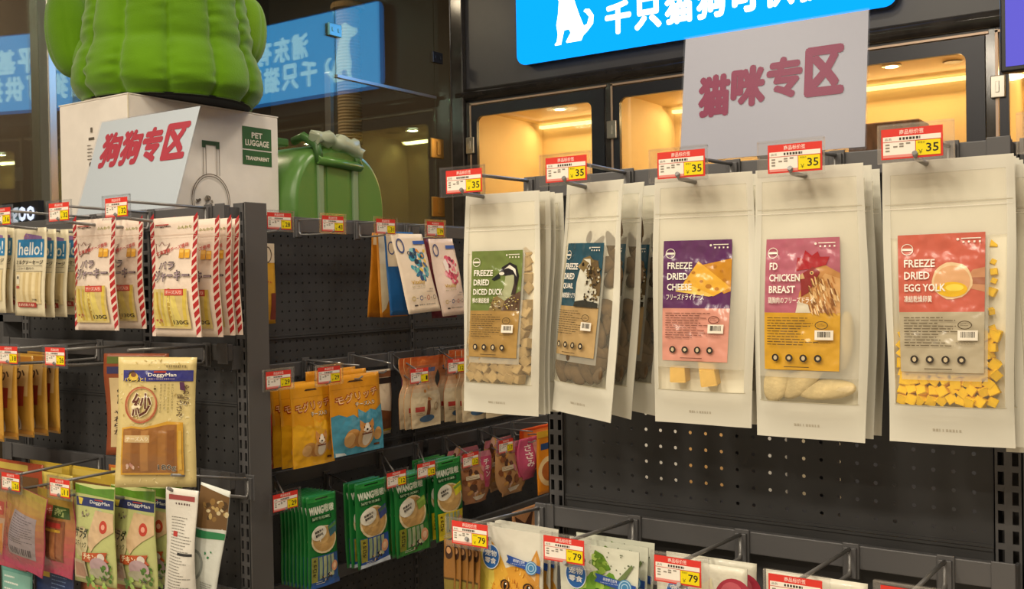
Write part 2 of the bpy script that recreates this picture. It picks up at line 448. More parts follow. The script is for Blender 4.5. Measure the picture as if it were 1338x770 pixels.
# ------------------------------------------------------------------ the room
SHELL = mat('dark slate wall panel', '#4a4a4f', 0.35, 0.0, 0.5, noise=0.05, nscale=12)
FRAME = mat('blackened steel frame', '#2b2c33', 0.3, 0.3, 0.5)
MARBLE = mat('dark polished stone', '#3a3633', 0.12, 0.0, 0.6, noise=0.3, nscale=14)
FLOOR = mat('grey floor tile', '#a8a094', 0.4, 0, 0.4, noise=0.08)
CEILM = mat('dark painted ceiling', '#7d7062', 0.7)
WARMWOOD = mat('pale birch board', '#e2cda2', 0.6, 0, 0.3, noise=0.06, nscale=5)
TAUPE = mat('taupe plaster', '#6d6154', 0.7, noise=0.06, nscale=4)
GLASS = see_through('coated dark cabinet glass', '#e6e2da', '#b4dcd6', 0.11, 0.015, True)
GLASS_CLEAR = see_through('cabinet glass', '#f4efe6', '#ffffff', 0.05, 0.02, True)
YW, XG = 3.80, -2.92
def struct(name, x0, x1, y0, y1, z0, z1, m, bev=0.0, parent=None):
    o = box_obj(name, x0, x1, y0, y1, z0, z1, m, parent, bev); o['kind'] = 'structure'; return o
struct('floor', -5, 3.5, -4, 5.2, -.05, 0, FLOOR)
struct('ceiling', -5, 3.5, -4, 5.2, CEIL, CEIL + .05, CEILM)
CX0 = [-2.838 + .737 * i for i in range(6)]
struct('wall_back', XG - .02, 3.5, YW, YW + .06, 2.225, CEIL, SHELL)
struct('wall_back_lower', XG - .02, 3.5, YW, YW + .06, 0, 1.36, SHELL)
struct('wall_back_far', XG - 1.9, XG - .02, YW + .5, YW + .56, 0, CEIL, TAUPE)
struct('wall_left', -4.75, -4.70, .2, YW + .5, 0, CEIL, TAUPE)
struct('wall_front', -5, 3.5, -4.06, -4.0, 0, CEIL, mat('pale plaster', '#b9ae9e', .8))
struct('wall_right', 3.5, 3.56, -4, 4, 0, CEIL, mat('pale plaster', '#b9ae9e', .8))
# moulding above the cabinets
bm = bmesh.new(); n = 10
pr = [(YW - .002 - .030 * math.sin(PI * k / n), 2.262 - .03 * math.cos(PI * k / n)) for k in range(n + 1)]
A = [bm.verts.new((XG + .03, y, z)) for y, z in pr]; B = [bm.verts.new((3.4, y, z)) for y, z in pr]
for k in range(n): bm.faces.new((A[k], B[k], B[k + 1], A[k + 1])).smooth = True
bm.faces.new(A); bm.faces.new(B[::-1])
o = obj('trim_1', bm, MARBLE); o['kind'] = 'structure'
struct('trim_2', XG + .005, XG + .075, YW - .03, YW, 0, CEIL, MARBLE, .006)

def rounded_rect(x0, x1, z0, z1, r, n=6):
    P = []
    for cx, cz, a in ((x1 - r, z1 - r, 0), (x0 + r, z1 - r, 90), (x0 + r, z0 + r, 180), (x1 - r, z0 + r, 270)):
        for k in range(n + 1):
            t = math.radians(a + 90 * k / n); P.append((cx + r * math.cos(t), cz + r * math.sin(t)))
    return P
LED = emit('warm led strip', '#ffdf96', 3.2); SPOT = emit('downlight lens', '#fff0d0', 9.0)
def cabinet(i):
    x0 = CX0[i]; x1 = x0 + .737; z0, z1 = 1.36, 2.225
    where = ['first lit display cabinet from the corner with warm wooden inside', 'second lit display cabinet from the corner, left of the cat section sign',
             'third lit display cabinet, right of the cat section sign, holding a brown box', 'fourth lit display cabinet, behind the television screen', 'fifth lit display cabinet at the far right end'][i]
    root = empty('display_cabinet', (x0, YW, z0), (0, 0, 0), where, 'cabinet', 'lit display cabinets in the back wall')
    L = lambda name, a, b, c, d, e, f, m, bev=0, par=root: box_obj(name, a - x0, b - x0, c - YW, d - YW, e - z0, f - z0, m, par, bev)
    D = YW + .62
    L('back_panel', x0, x1, D - .015, D, z0, z1, WARMWOOD); L('side_panel', x0, x0 + .015, YW + .006, D - .015, z0, z1, WARMWOOD)
    L('side_panel', x1 - .015, x1, YW + .006, D - .015, z0, z1, WARMWOOD)
    L('top_panel', x0 + .015, x1 - .015, YW + .006, D - .015, z1 - .03, z1 - .0, WARMWOOD); L('bottom_panel', x0 + .015, x1 - .015, YW + .006, D - .015, z0, z0 + .02, WARMWOOD)
    # door: steel frame with a rounded opening
    bm = bmesh.new(); fx0, fx1, fz0, fz1 = .032, .737 - .012, .02, .847
    out = [(fx1, fz1), (fx0, fz1), (fx0, fz0), (fx1, fz0)]
    inn = rounded_rect(.062, .737 - .072, .07, .797, .028)
    for y, s in ((-.022, 1), (-.004, -1)):
        o4 = [bm.verts.new((a, y, b)) for a, b in out]; ii = [bm.verts.new((a, y, b)) for a, b in inn]; n = len(ii); q = n // 4
        for c in range(4):
            seg = ii[c * q:(c + 1) * q]
            f = [o4[c]] + seg[::-1]; bm.faces.new(f if s > 0 else f[::-1])
            nx = ii[((c + 1) * q) % n]; f = [o4[c], seg[-1], nx, o4[(c + 1) % 4]]; bm.faces.new(f[::-1] if s > 0 else f)
        if s > 0: fo, fi = o4, ii
        else:
            for k in range(4): bm.faces.new((fo[k], fo[(k + 1) % 4], o4[(k + 1) % 4], o4[k]))
            for k in range(n): bm.faces.new((fi[k], ii[k], ii[(k + 1) % n], fi[(k + 1) % n]))
    bmesh.ops.recalc_face_normals(bm, faces=bm.faces)
    door = obj('door', bm, FRAME, root)
    bm = bmesh.new(); box(bm, .058, .737 - .068, -.0145, -.0115, .066, .801); obj('glass_pane', bm, GLASS_CLEAR, door)
    for z in (.63, .18):
        bm = bmesh.new(); box(bm, .006, .052, -.034, -.0225, z, z + .075, .003); box(bm, .022, .034, -.038, -.034, z + .018, z + .055, .001); obj('hinge', bm, CHROME, door)
    bm = bmesh.new(); box(bm, .020, .029, -.020, -.002, .0, .862); box(bm, .020, .737, -.020, -.002, .852, .860); obj('gap_light_strip', bm, mat('lit gap colour', '#b9a08c', .35, .4), root)  # pale colour holds the light of the cabinet edge in the door gap
    bm = bmesh.new(); box(bm, .0, .020, -.014, .004, .0, .865); box(bm, .727, .737, -.012, .004, 0, .85); obj('mullion', bm, MARBLE, root)
    bm = bmesh.new(); box(bm, .02, .717, .57, .60, .812, .826); obj('led_strip', bm, LED, root)
    bm = bmesh.new(); lathe(bm, [(.036, 0), (.036, -.004), (.026, -.006)], 20, (.36, .22, .834)); dl = obj('downlight', bm, CHROME, root)
    bm = bmesh.new(); lathe(bm, [(.025, 0), (.024, -.0075)], 20, (.36, .22, .834)); obj('lens', bm, SPOT, dl)
    bm = bmesh.new(); lathe(bm, [(.036, 0), (.03, -.003)], 20, (.56, .30, .834)); obj('vent_cap', bm, mat('bronze cap', '#6b5636', .4, .5), root)
    lamp('cabinet_strip', (x0 + .37, YW + .53, 2.17), 2.9, .62, (1.0, .72, .33), (math.radians(-28), 0, 0), 'RECTANGLE', .03)
    lamp('cabinet_spot', (x0 + .36, YW + .22, 2.175), 1.4, .05, (1.0, .78, .46))
for i in range(5): cabinet(i)
# brown carton seen inside the third cabinet
bm = bmesh.new(); box(bm, -.13, .13, -.08, .08, 0, .17, .004); o = obj('carton', bm, mat('brown patterned card', '#7a5a48', .7, noise=.35, nscale=60))
P = onY(1172, 165, YW + .25); o.location = (P.x - .03, YW + .25, 1.382); o.scale.z = (P.z - 1.382 + .01) / .17
tag(o, 'brown patterned carton standing inside the third lit cabinet', 'box')

# ------------------------------------------------------------------ light box sign
SIGN_BLUE = emit('lit blue acrylic', '#0a98ff', 1.5); SIGN_WHITE = emit('lit white lettering', '#f2f6ff', 2.6)
sx0, sx1, sz0, sz1 = -2.530, -.915, 2.35, 2.775
sw, sh = sx1 - sx0, sz1 - sz0
sroot = empty('light_box_sign', (sx0, YW - .05, sz0), (0, 0, 0), 'glowing blue light box sign with white dog silhouette and white Chinese lettering', 'sign')
def prism(bm, P, y0, y1):
    a = [bm.verts.new((x, y0, z)) for x, z in P]; b = [bm.verts.new((x, y1, z)) for x, z in P]; n = len(P)
    bm.faces.new(a[::-1]); bm.faces.new(b)
    for k in range(n): bm.faces.new((a[k], a[(k + 1) % n], b[(k + 1) % n], b[k]))
    bmesh.ops.recalc_face_normals(bm, faces=bm.faces)
bm = bmesh.new(); prism(bm, rounded_rect(0, sw, 0, sh, .045), 0, .006); obj('lit_face', bm, SIGN_BLUE, sroot)
bm = bmesh.new(); prism(bm, rounded_rect(.002, sw - .002, .002, sh - .002, .045), .0065, .048); obj('casing', bm, mat('sign casing', '#4d5668', .4), sroot)
def sign_art(name, a, m):
    V = []; T = []
    for pts, c, L in a.tris:
        i = len(V); ar = (pts[1][0] - pts[0][0]) * (pts[2][1] - pts[0][1]) - (pts[2][0] - pts[0][0]) * (pts[1][1] - pts[0][1])
        for x, y in (pts[::-1] if ar > 0 else pts): V.append((x, -.0015, sh - y))
        T.append((i, i + 1, i + 2))
    me = bpy.data.meshes.new(name); me.from_pydata(V, [], T); return link(name, me, m, sroot)
a = Art(sw, sh)
# sitting dog with a curling tail, facing left
dog = [(.118, .13), (.100, .10), (.082, .15), (.066, .19), (.050, .21), (.047, .27), (.058, .31), (.074, .325), (.083, .40), (.080, .55), (.074, .68), (.078, .80), (.074, .885), (.068, .905), (.069, .925),
       (.088, .925), (.093, .84), (.098, .76), (.112, .755), (.118, .80), (.110, .85), (.103, .90), (.106, .915), (.150, .915), (.156, .86), (.168, .82), (.186, .74), (.188, .64), (.176, .56), (.163, .55), (.158, .575), (.165, .60), (.174, .65), (.168, .73), (.158, .745), (.146, .62), (.134, .47), (.124, .30)]
a.poly([(x + .055, .17 + (y - .10) * .836) for x, y in dog], '#ffffff'); sign_art('dog_silhouette', a, SIGN_WHITE)
for line, u0, du, v0, v1 in (('浦东有万平基地', .317, .0835, .20, .485), ('千只猫狗可供挑选', .280, .0845, .545, .835)):
    for k, ch in enumerate(line):
        a = Art(sw, sh); a.text(ch, u0 + du * k, v0, u0 + du * k + .068, v1, '#ffffff', .048); sign_art('character', a, SIGN_WHITE)
lamp('sign_glow', (( sx0 + sx1) / 2, YW - .07, (sz0 + sz1) / 2), 5.0, 1.6, (.16, .52, 1.0), (math.radians(-90), 0, 0), 'RECTANGLE', .4)

# television at the right edge
tv = empty('television', (-.41, 2.6, 1.86), (0, 0, math.radians(0)), 'black framed screen showing plain violet blue at the top right', 'television')
Pb = onY(1307, 95, 2.6); tw, thh = .95, .56
tv.location = Pb
bm = bmesh.new(); box(bm, 0, tw, 0, .035, 0, thh, .004); obj('bezel', bm, mat('black plastic', '#17171a', .35), tv)
bm = bmesh.new(); box(bm, .012, tw - .012, -.002, .0, .012, thh - .012); obj('screen', bm, emit('violet screen', '#6f68dc', 0.95), tv)
bm = bmesh.new(); box(bm, tw / 2 - .025, tw / 2 + .025, .036, .08, .2, CEIL - Pb.z - .001); obj('ceiling_pole', bm, FRAME, tv)

# ------------------------------------------------------------------ glass fronts on the left
def pane(name, P0, P1, z0, z1, m, t=.006, par=None):
    d = Vector((P1[0] - P0[0], P1[1] - P0[1], 0)); L = d.length
    o = box_obj(name, 0, L, -t / 2, t / 2, 0, z1 - z0, m, par, 0)
    o.location = (P0[0], P0[1], z0); o.rotation_euler = (0, 0, math.atan2(d.y, d.x))
    o['kind'] = 'structure'; return o
yA = onX(438, 110, XG).y; yB = onX(569, 200, XG).y; zs = onX(500, 113, XG).z
pane('window_1', (XG, yA), (XG, 2.16), .1, CEIL - .02, GLASS)
pane('window_2', (XG, yA + .004), (XG, yB), zs + .004, CEIL - .02, GLASS)
gd = pane('door_1', (XG, yA + .004), (XG, yB), .12, zs - .007, GLASS)
pane('window_3', (XG, yB + .004), (XG, YW - .032), .1, CEIL - .02, GLASS)
for zz in (onX(573, 195, XG).z, onX(573, 271, XG).z):
    bm = bmesh.new(); box(bm, -.045, .045, -.014, -.004, -.045, .045, .003); box(bm, -.006, .014, -.019, -.014, -.03, .03, .001)
    o = obj('hinge', bm, mat('brass hinge', '#b08c4c', .3, .8), gd); o.location = (yB - yA - .004, 0, zz - .12)
AL = mat('brushed aluminium', '#a7a6a6', .32, .7)
bm = bmesh.new(); box(bm, -.012, .012, yA + .002 - .0, yB, -.006, .006); o = obj('glass_edge_rail', bm, AL); o.location = (XG, 0, zs); tag(o, 'thin metal rail along the top edge of the glass door', 'rail')
zp = onX(441, 95, XG).z
bm = bmesh.new(); box(bm, -.02, .012, -.022, .0, .05, zp, .003); o = obj('glass_post', bm, AL); o.location = (XG - .02, yA - .0, 0); tag(o, 'pale aluminium post at the hinge side of the scratching post cage', 'post')
for (px, py), lab, mm in (((435, 40), 'small pale blue glass clamp beside the mirrored dog', mat('pale blue clamp', '#6fb6c8', .3, .3)), ((569, 76), 'small dark glass clamp on the upper pane', FRAME)):
    P = onX(px, py, XG); bm = bmesh.new(); box(bm, .004, .016, -.035, .035, -.025, .025, .002); box(bm, .016, .019, -.022, -.012, -.008, .008, .001); box(bm, .016, .019, .012, .022, -.008, .008, .001)
    o = obj('glass_clamp', bm, mm); o.location = P; tag(o, lab, 'clamp')
# second glass front, set at a slight angle, further left
_a = math.radians(10); N2 = Vector((math.cos(_a), math.sin(_a), 0)); D2 = Vector((-math.sin(_a), math.cos(_a), 0)); Q2 = N2 * -2.69
def on2(px, py):
    d = ray(px, py); return CAM + d * ((N2.dot(Q2) - N2.dot(CAM)) / N2.dot(d))
e0 = on2(-80, 100); e1 = on2(56, 100); e2 = on2(225, 100)
pane('window_4', (e0.x, e0.y), (e1.x, e1.y), .1, CEIL - .02, GLASS)
pane('window_5', (e1.x + D2.x * .02, e1.y + D2.y * .02), (e2.x, e2.y), .1, CEIL - .02, GLASS)
bm = bmesh.new(); box(bm, -.022, .022, -.016, .016, .0, CEIL - .01, .003); o = obj('steel_post', bm, CHROME); o.location = e1 + N2 * .02; o.location.z = 0; o.rotation_euler = (0, 0, _a)
tag(o, 'tall polished steel post between two glass panes left of the cactus', 'post')
# scratching post behind the glass
P = onX(457, 150, -3.22)
sp = empty('scratching_post', (P.x, P.y, 0), (0, 0, 0), 'tall sisal wrapped cat scratching post behind the glass', 'scratching post')
bm = bmesh.new(); pr = [(.05, .05)]
zt = onX(457, 14, -3.22).z; k = 0; z = .05
while z < zt: pr += [(.052, z + .002), (.056, z + .007), (.052, z + .012)]; z += .014
lathe(bm, pr, 20); obj('sisal_column', bm, mat('sisal rope', '#b39e78', .85), sp)
bm = bmesh.new(); lathe(bm, [(.075, zt), (.078, zt + .012), (.074, zt + .024)], 24); obj('top_platform', bm, mat('tan plush', '#a98c5e', .9), sp)
bm = bmesh.new(); lathe(bm, [(.2, 0), (.2, .04), (.06, .05)], 24); obj('foot', bm, mat('tan plush', '#a98c5e', .9), sp)
# reflection of a store sign, built as glowing letters, half hidden behind the hooks
tx = empty('reflected_lettering', (0, 0, 0), (0, 0, 0), 'small glowing white letters beyond the left end of the shelf', 'sign')
P = onY(27, 283, 1.75); a = Art(.16, .075); a.text('agoo', .0, .1, 1, .9, '#ffffff', .03)
V = []; T = []
for pts, c, Lr in a.tris:
    i = len(V); V += [(x, 0, -y) for x, y in pts]; T.append((i, i + 1, i + 2))
me = bpy.data.meshes.new('letters'); me.from_pydata(V, [], T); link('letters', me, emit('white letters', '#dfe8ff', 1.2), tx)
tx.location = P + Vector((-.085, 0, .035)); 
bm = bmesh.new(); box(bm, -.02, .18, .002, .02, -.085, .01); obj('backing_board', bm, FRAME, tx)
bm = bmesh.new(); box(bm, .07, .09, .004, .016, -P.z - .033, -.085); obj('stand', bm, FRAME, tx)
# ceiling spots mirrored in the glass
for i, nm in ((5, 'round recessed ceiling downlight over the aisle'), (7, 'round recessed ceiling downlight over the plush cactus'), (15, 'round recessed ceiling downlight inside the glass fronted room'), (6, 'round recessed ceiling downlight near the blue sign')):
    x, y, w = LAMPS[i]
    t = empty('ceiling_downlight', (x, y, CEIL), (0, 0, 0), nm, 'light', 'ceiling downlights')
    bm = bmesh.new(); lathe(bm, [(.075, 0), (.075, -.006), (.06, -.010)], 20); obj('rim', bm, mat('downlight rim', '#dcd8cf', .4), t)
    bm = bmesh.new(); lathe(bm, [(.055, -.0105), (.05, -.013)], 20); obj('lens', bm, SPOT, t)
# ------------------------------------------------------------------ gondola shelving
YR, YL, XM = 1.43, 1.36, -1.75
TOPZ = 1.566
rg = empty('gondola_end_shelf', (-.56, YR, 0), (0, 0, 0), 'dark perforated steel end shelf on the right holding freeze dried treat bags', 'shelf')
def onto(root, f, *a, **k):
    o = f(*a, **k); o.parent = root; o.location = -root.location; return o
rx0, rx1 = -.915, -.203
slotr = lambda root, name, a, b, z1, d=.055, yy=YR, cols=2: onto(root, slotted_upright, name, a, b, .05, z1, None, d, yy, cols)
slotr(rg, 'upright', rx0, rx0 + .030, TOPZ); slotr(rg, 'upright', rx1 - .034, rx1, TOPZ)
for a, b in ((.55, 1.045), (1.046, 1.56)): onto(rg, pegboard, 'pegboard', rx0 + .031, rx1 - .035, a, b, None, .025, YR + .004)
for z in (.3,): onto(rg, box_obj, 'kick_plate', rx0, rx1, YR, YR + .02, .02, .55, STEEL, None)
onto(rg, box_obj, 'top_rail', rx0, rx1, YR + .004, YR + .05, 1.5605, TOPZ, STEEL2, None)
onto(rg, box_obj, 'end_cap', rx1 + .0005, rx1 + .006, YR - .002, YR + .058, 1.0, TOPZ + .004, STEEL2, None, .001)
onto(rg, box_obj, 'base_deck', rx0, rx1, YR - .38, YR + .05, .05, .12, STEEL, None, .004)
# its long sides run back behind it
rs = empty('gondola_long_shelf', (-.56, YR + .06, 0), (0, 0, 0), 'dark steel gondola spine running back behind the right end shelf', 'shelf')
for y in (1.50, 2.4):
    for x in (-.62, -.5): onto(rs, box_obj, 'upright', x, x + .03, y, y + .05, 0, 1.53, STEEL, None)
onto(rs, box_obj, 'base_deck', -.88, -.24, 1.5, 2.5, .05, .12, STEEL, None)
onto(rs, box_obj, 'top_beam', -.62, -.47, 1.5, 2.45, 1.48, 1.53, STEEL, None)

lg = empty('gondola_end_shelf', (-1.97, YL, 0), (0, 0, 0), 'dark perforated steel end shelf on the left holding dog snacks', 'shelf')
lx0, lx1 = -2.365, -1.570
slotr(lg, 'upright', lx1 - .030, lx1, 1.564, .055, YL); slotr(lg, 'upright', lx0, lx0 + .03, 1.548, .055, YL); slotr(lg, 'upright', -1.898, -1.866, 1.548, .05, YL, 1)
for xa, xb in ((lx0 + .031, -1.899), (-1.865, lx1 - .031)):
    for a, b in ((.55, 1.165), (1.166, 1.548)): onto(lg, pegboard, 'pegboard', xa, xb, a, b, None, .025, YL + .004)
onto(lg, box_obj, 'side_cover', lx1 + .0005, lx1 + .004, YL, YL + .056, .05, 1.5655, mat('smooth charcoal side', '#5d5b5a', .45, .1), None, .001)
onto(lg, box_obj, 'kick_plate', lx0, lx1, YL, YL + .02, .02, .55, STEEL, None)
onto(lg, box_obj, 'base_deck', lx0, lx1, YL - .38, YL + .05, .05, .12, STEEL, None, .004)
mg = empty('gondola_long_shelf', (XM, 2.3, 0), (0, 0, PI / 2), 'dark perforated steel side shelf running back along the aisle', 'shelf')
def ontom(f, *a, **k):
    o = f(*a, **k); o.parent = mg; o.location = (-2.3, 0, 0); return o
ys = [1.425, 2.072, 2.72, 3.36]
for i in range(3):
    ontom(slotted_upright, 'upright', ys[i + 1], ys[i + 1] + .014, .05, 1.55, None, .04, 0, 1)
    for a, b in ((.5, 1.0), (1.001, 1.283), (1.284, 1.548)):
        ontom(pegboard, 'pegboard', ys[i] + .015, ys[i + 1] - .001, a, b, None, .0215, .004, .0026)
ontom(box_obj, 'kick_plate', 1.42, 3.36, 0, .02, .02, .5, STEEL, None)
ontom(box_obj, 'base_deck', 1.43, 3.36, -.20, .05, .05, .12, STEEL, None)
ontom(box_obj, 'top_deck', 1.427, 3.36, .006, .62, 1.5485, 1.5585, STEEL2, None, .001)
ontom(box_obj, 'rear_panel', 1.43, 3.36, .60, .61, .05, 1.545, STEEL, None)

def rail(axis, face, a, b, ztop, label, back):
    """a flat steel bar on brackets; hooks clip over it"""
    root = empty('hanging_rail', (0, 0, 0), (0, 0, 0), label, 'rail', 'hook rails on the shelves')
    bm = bmesh.new()
    if axis == 'Y': box(bm, a, b, face, face + .012, ztop - .032, ztop, .0015)
    else: box(bm, face - .012, face, a, b, ztop - .032, ztop, .0015)
    obj('bar', bm, STEEL2, root)
    for e, s in ((a, 1), (b, -1)):
        bm = bmesh.new()
        if axis == 'Y':
            box(bm, min(e, e + s * .028), max(e, e + s * .028), face - .003, face - .0002, ztop - .038, ztop + .003, .001)
            box(bm, min(e, e + s * .004), max(e, e + s * .004), face + .0122, back - .0005, ztop - .05, ztop - .004)
        else:
            box(bm, face + .0002, face + .003, min(e, e + s * .028), max(e, e + s * .028), ztop - .038, ztop + .003, .001)
            box(bm, back + .0005, face - .0122, min(e, e + s * .004), max(e, e + s * .004), ztop - .05, ztop - .004)
        obj('end_bracket', bm, STEEL2, root)
    return root
RF, LF, MF = 1.395, 1.325, -1.715
rail('Y', RF, rx0 + .004, rx1 - .004, 1.567, 'upper hook rail of the right end shelf, above the freeze dried bags', YR)
rail('Y', RF, rx0 + .004, rx1 - .004, 1.036, 'lower hook rail of the right end shelf, above the cat treat bags', YR)
for z, n in ((1.559, 'top hook rail of the left end shelf, behind the striped cheese bags'), (1.287, 'middle hook rail of the left end shelf, above the large jerky bag'), (1.036, 'lowest hook rail of the left end shelf, above the salad jerky bags')):
    rail('Y', LF, lx0 - .02, lx1 - .012, z, n, YL)
Z4 = onX(640, 672, MF).z
for z, n in ((1.552, 'top hook rail along the aisle, under the green luggage'), (1.226, 'second hook rail along the aisle, above the orange pouches'), (.986, 'third hook rail along the aisle, above the green stick packs'), (Z4, 'lowest hook rail along the aisle, seen above the cat treat bags')):
    rail('X', MF, 1.44, 2.068, z, n + ', near section', XM); rail('X', MF, 2.09, 2.716, z, n + ', far section', XM)

# ------------------------------------------------------------------ hooks with price tags
def tagY(px, py, v=1.21): return onY(px, py, v)
what_r = ['freeze dried diced duck', 'freeze dried quail', 'freeze dried cheese', 'freeze dried chicken breast', 'freeze dried egg yolk']
for i, (px, py) in enumerate([(604, 237), (738, 221), (886, 215), (1033, 206.5), (1196, 186)]):
    T = onY(px, py, 1.21)
    hook('Y', RF, T.x, 1.567, T, '35', 'dark wire hook with a red price tag reading 35 for %s' % what_r[i], card_dx=[.003, .002, .004, .005, -.004][i], low=-.018)
what_l = ['yellow cat treat bag', 'green leafy treat bag', 'treat bag with red ball', 'plain cream treat bag']
for i, (px, py) in enumerate([(611, 698), (739, 719.5), (888, 747), (1041, 773)]):
    T = onY(px, py, 1.21)
    hook('Y', RF, T.x + .012, 1.036, T, '79', 'wire hook with price tag reading 79 above the %s' % what_l[i], card_dx=[.004, -.003, -.003, -.002][i], low=-.022 if i else -.012)
T = onY(1190, 790, 1.21); hook('Y', RF, T.x, 1.036, T, '79', 'dark wire hook at the right end of the lower rail', low=-.02)
for px, py, n, lab in [(2, 283, '16', 'wire hook with price tag reading 16 at the left edge, top row'), (77, 277, '32', 'wire hook with price tag reading 32 above the milk sausage bags'),
                       (152, 271, '32', 'wire hook with price tag reading 32 between the two striped cheese stacks'), (11, 464, '18', 'wire hook with price tag reading 18 above the narrow orange bags'),
                       (72, 466, '26', 'empty wire hook with price tag reading 26 in the middle row'), (14, 630, '26', 'wire hook with price tag reading 26 at the left edge, low row'),
                       (78, 638, '11', 'wire hook with price tag reading 11 above the pink jerky bags')]:
    T = onY(px, py, 1.12); z = 1.559 if py < 300 else (1.287 if py < 500 else 1.036)
    hook('Y', LF, T.x + .002, z, T, n, lab, low=-.018)
for px, py, z, lab in [(165, 478, 1.287, 'wire hook without a tag carrying the large jerky bag'), (150, 652, 1.036, 'wire hook without a tag carrying the salad jerky bags'), (222, 642, 1.036, 'wire hook without a tag carrying the two white bags turned sideways')]:
    T = onY(px, py, 1.14); hook('Y', LF, T.x, z, T + Vector((0, 0, .016)), None, lab, low=-.016)
MT = -1.60
for px, py, n, along, lab in [(365, 289, '28', None, 'wire hook with price tag reading 28 beside the left end post'), (435, 292.5, '43', None, 'empty wire hook with price tag reading 43 under the green luggage'),
                       (504, 296, '31', 1.835, 'wire hook with price tag reading 31 above the watercolour dog bags'), (569, 299, '79', 2.02, 'wire hook with price tag reading 79 above the pink dog bag'),
                       (364, 496, '29', None, 'wire hook with price tag reading 29 half hidden by the left end post'), (430, 490, '29', 1.66, 'wire hook with price tag reading 29 over the orange corgi pouch'),
                       (548, 491, '1', 1.95, 'wire hook with price tag reading 1 over the bone shaped packs'), (596, 478, '12', 2.13, 'wire hook with price tag half hidden behind the diced duck bag'),
                       (373, 655, '29', 1.55, 'wire hook with price tag reading 29 in front of the green stick packs'), (518, 626, '12', 1.90, 'wire hook with price tag reading 12 over the third green stack'),
                       (557, 614, '12', 2.04, 'wire hook with price tag reading 12 over the fourth green stack'), (615, 601, '12', 2.16, 'wire hook with price tag reading 12 over the first meat pack'),
                       (661, 583, '17', 2.32, 'wire hook with price tag reading 17 over the second meat pack')]:
    T = onX(px, py, MT if py < 320 else -1.545); z = 1.552 if py < 320 else (1.226 if py < 520 else .986)
    hook('X', MF, along or T.y, z, T, n, lab, r=.0021, low=-.020)
for (px, py), (tx_, ty_), lab in [((458, 462), (503, 473), 'empty wire hook beside the blue corgi pouch'), ((426, 617), (459, 633), 'wire hook with a bare bright tip over the second green stack'), ((398, 469), (438, 474), 'upper wire hook behind the orange pouches')]:
    A0 = onX(px, py, MF); T = onX(tx_, ty_, -1.635); hook('X', MF, A0.y, A0.z, T + Vector((0, 0, -.012)), None, lab, bare=True, r=.0021)
# ------------------------------------------------------------------ freeze dried treat bags
BW, BH = .139, .331
HOLE = .013
def icons(a, y, x0, dx, col='#2c2622', fg='#cdbb98', r=.033):
    for k in range(4):
        x = x0 + dx * k
        a.ell(x, y, r, r, col, 16); a.ell(x, y, r * .5, r * .5 if k % 2 else r * .62, fg, 8); a.layer -= 2
    a.layer += 2
def fd_label(fn, lines, jp, top, low, picture, parent, seed, ink='#4a3c26'):
    a = Art(BW, BH)
    L, R, T, M, B = .12, .785, .262, .535, .745
    a.rect(L, T, R, M, top).rect(L, M, R, B, low)
    picture(a, L, R, T, M)
    pale = '#e9e2d4'
    a.ring(L + .075, T + .052, .048, .048, .006, pale); a.rect(L + .035, T + .048, L + .115, T + .056, pale)
    a.ell(R - .20, T + .022, .011, .011, pale, 10); a.rect(R - .175, T + .018, R - .03, T + .0215, pale)
    for k in range(4): a.rect(R - .165 + .04 * k, T + .0285, R - .15 + .04 * k, T + .035, pale); a.layer -= .94
    a.layer += 1
    y = T + .088
    for ln in lines:
        a.text(ln, L + .05, y, L + .05 + (.041 if len(ln) < 9 else .039) * len(ln) - .005, y + .027, '#f4efe4', .022); y += .043
    a.text(jp, L + .045, y - .002, L + .045 + .037 * len(jp), y + .022, '#f0e9dc', .012)
    a.lines(L + .04, M + .018, L + .50, M + .125, 11, ink, seed)
    a.ring(R - .145, M + .045, .055, .036, .007, ink); a.lines(R - .18, M + .040, R - .11, M + .052, 2, ink, 4)
    a.rect(R - .20, M + .063, R - .045, M + .098, '#efe7d6'); a.bars(R - .175, M + .068, R - .065, M + .088, 12, '#2b2622', seed)
    a.lines(R - .215, M + .104, R - .03, M + .114, 2, ink, 9)
    icons(a, M + .165, L + .12, .125); a.rect(L + .2, M + .196, L + .42, M + .199, ink)
    return a.build('printed_label', fn, PRINT_GLOSS, parent, base=.0012)
def pic_duck(a, L, R, T, M):
    a.poly([(L + .25, M), (L + .30, M - .055), (L + .44, M - .09), (R, M - .075), (R, M)], '#8a7448').poly([(L + .42, M), (L + .47, M - .05), (R, M - .09), (R, M)], '#5e4836')
    a.poly([(L + .36, M - .065), (L + .44, M - .10), (L + .45, T + .10), (L + .56, T + .085), (L + .60, T + .14), (L + .56, M - .07), (L + .46, M - .045)], '#a9ac85')
    a.poly([(L + .56, T + .07), (L + .63, T + .12), (L + .60, M - .075), (L + .54, M - .07), (L + .57, T + .15)], '#3c2f28')
    a.poly([(L + .36, T + .105), (L + .40, T + .075), (L + .50, T + .055), (L + .59, T + .07), (L + .63, T + .115), (L + .60, T + .165), (L + .56, T + .11), (L + .45, T + .115)], '#241f20')
    a.poly([(L + .43, T + .085), (L + .50, T + .066), (L + .58, T + .085), (L + .60, T + .12), (L + .55, T + .092), (L + .48, T + .08)], '#e5e1d2')
    a.poly([(L + .27, T + .13), (L + .37, T + .10), (L + .38, T + .125), (L + .30, T + .137)], '#22262a').ell(L + .40, T + .105, .035, .018, '#e2dfcf')
    rn = random.Random(5)
    for k in range(60):
        x, y = rn.uniform(L + .27, R - .02), rn.uniform(M - .06, M - .004); a.ell(x, y, .010, .006, rn.choice(['#c8b25a', '#6b5230', '#d8d0a0', '#4a3a2c']), 6); a.layer -= .94
    a.layer += 1
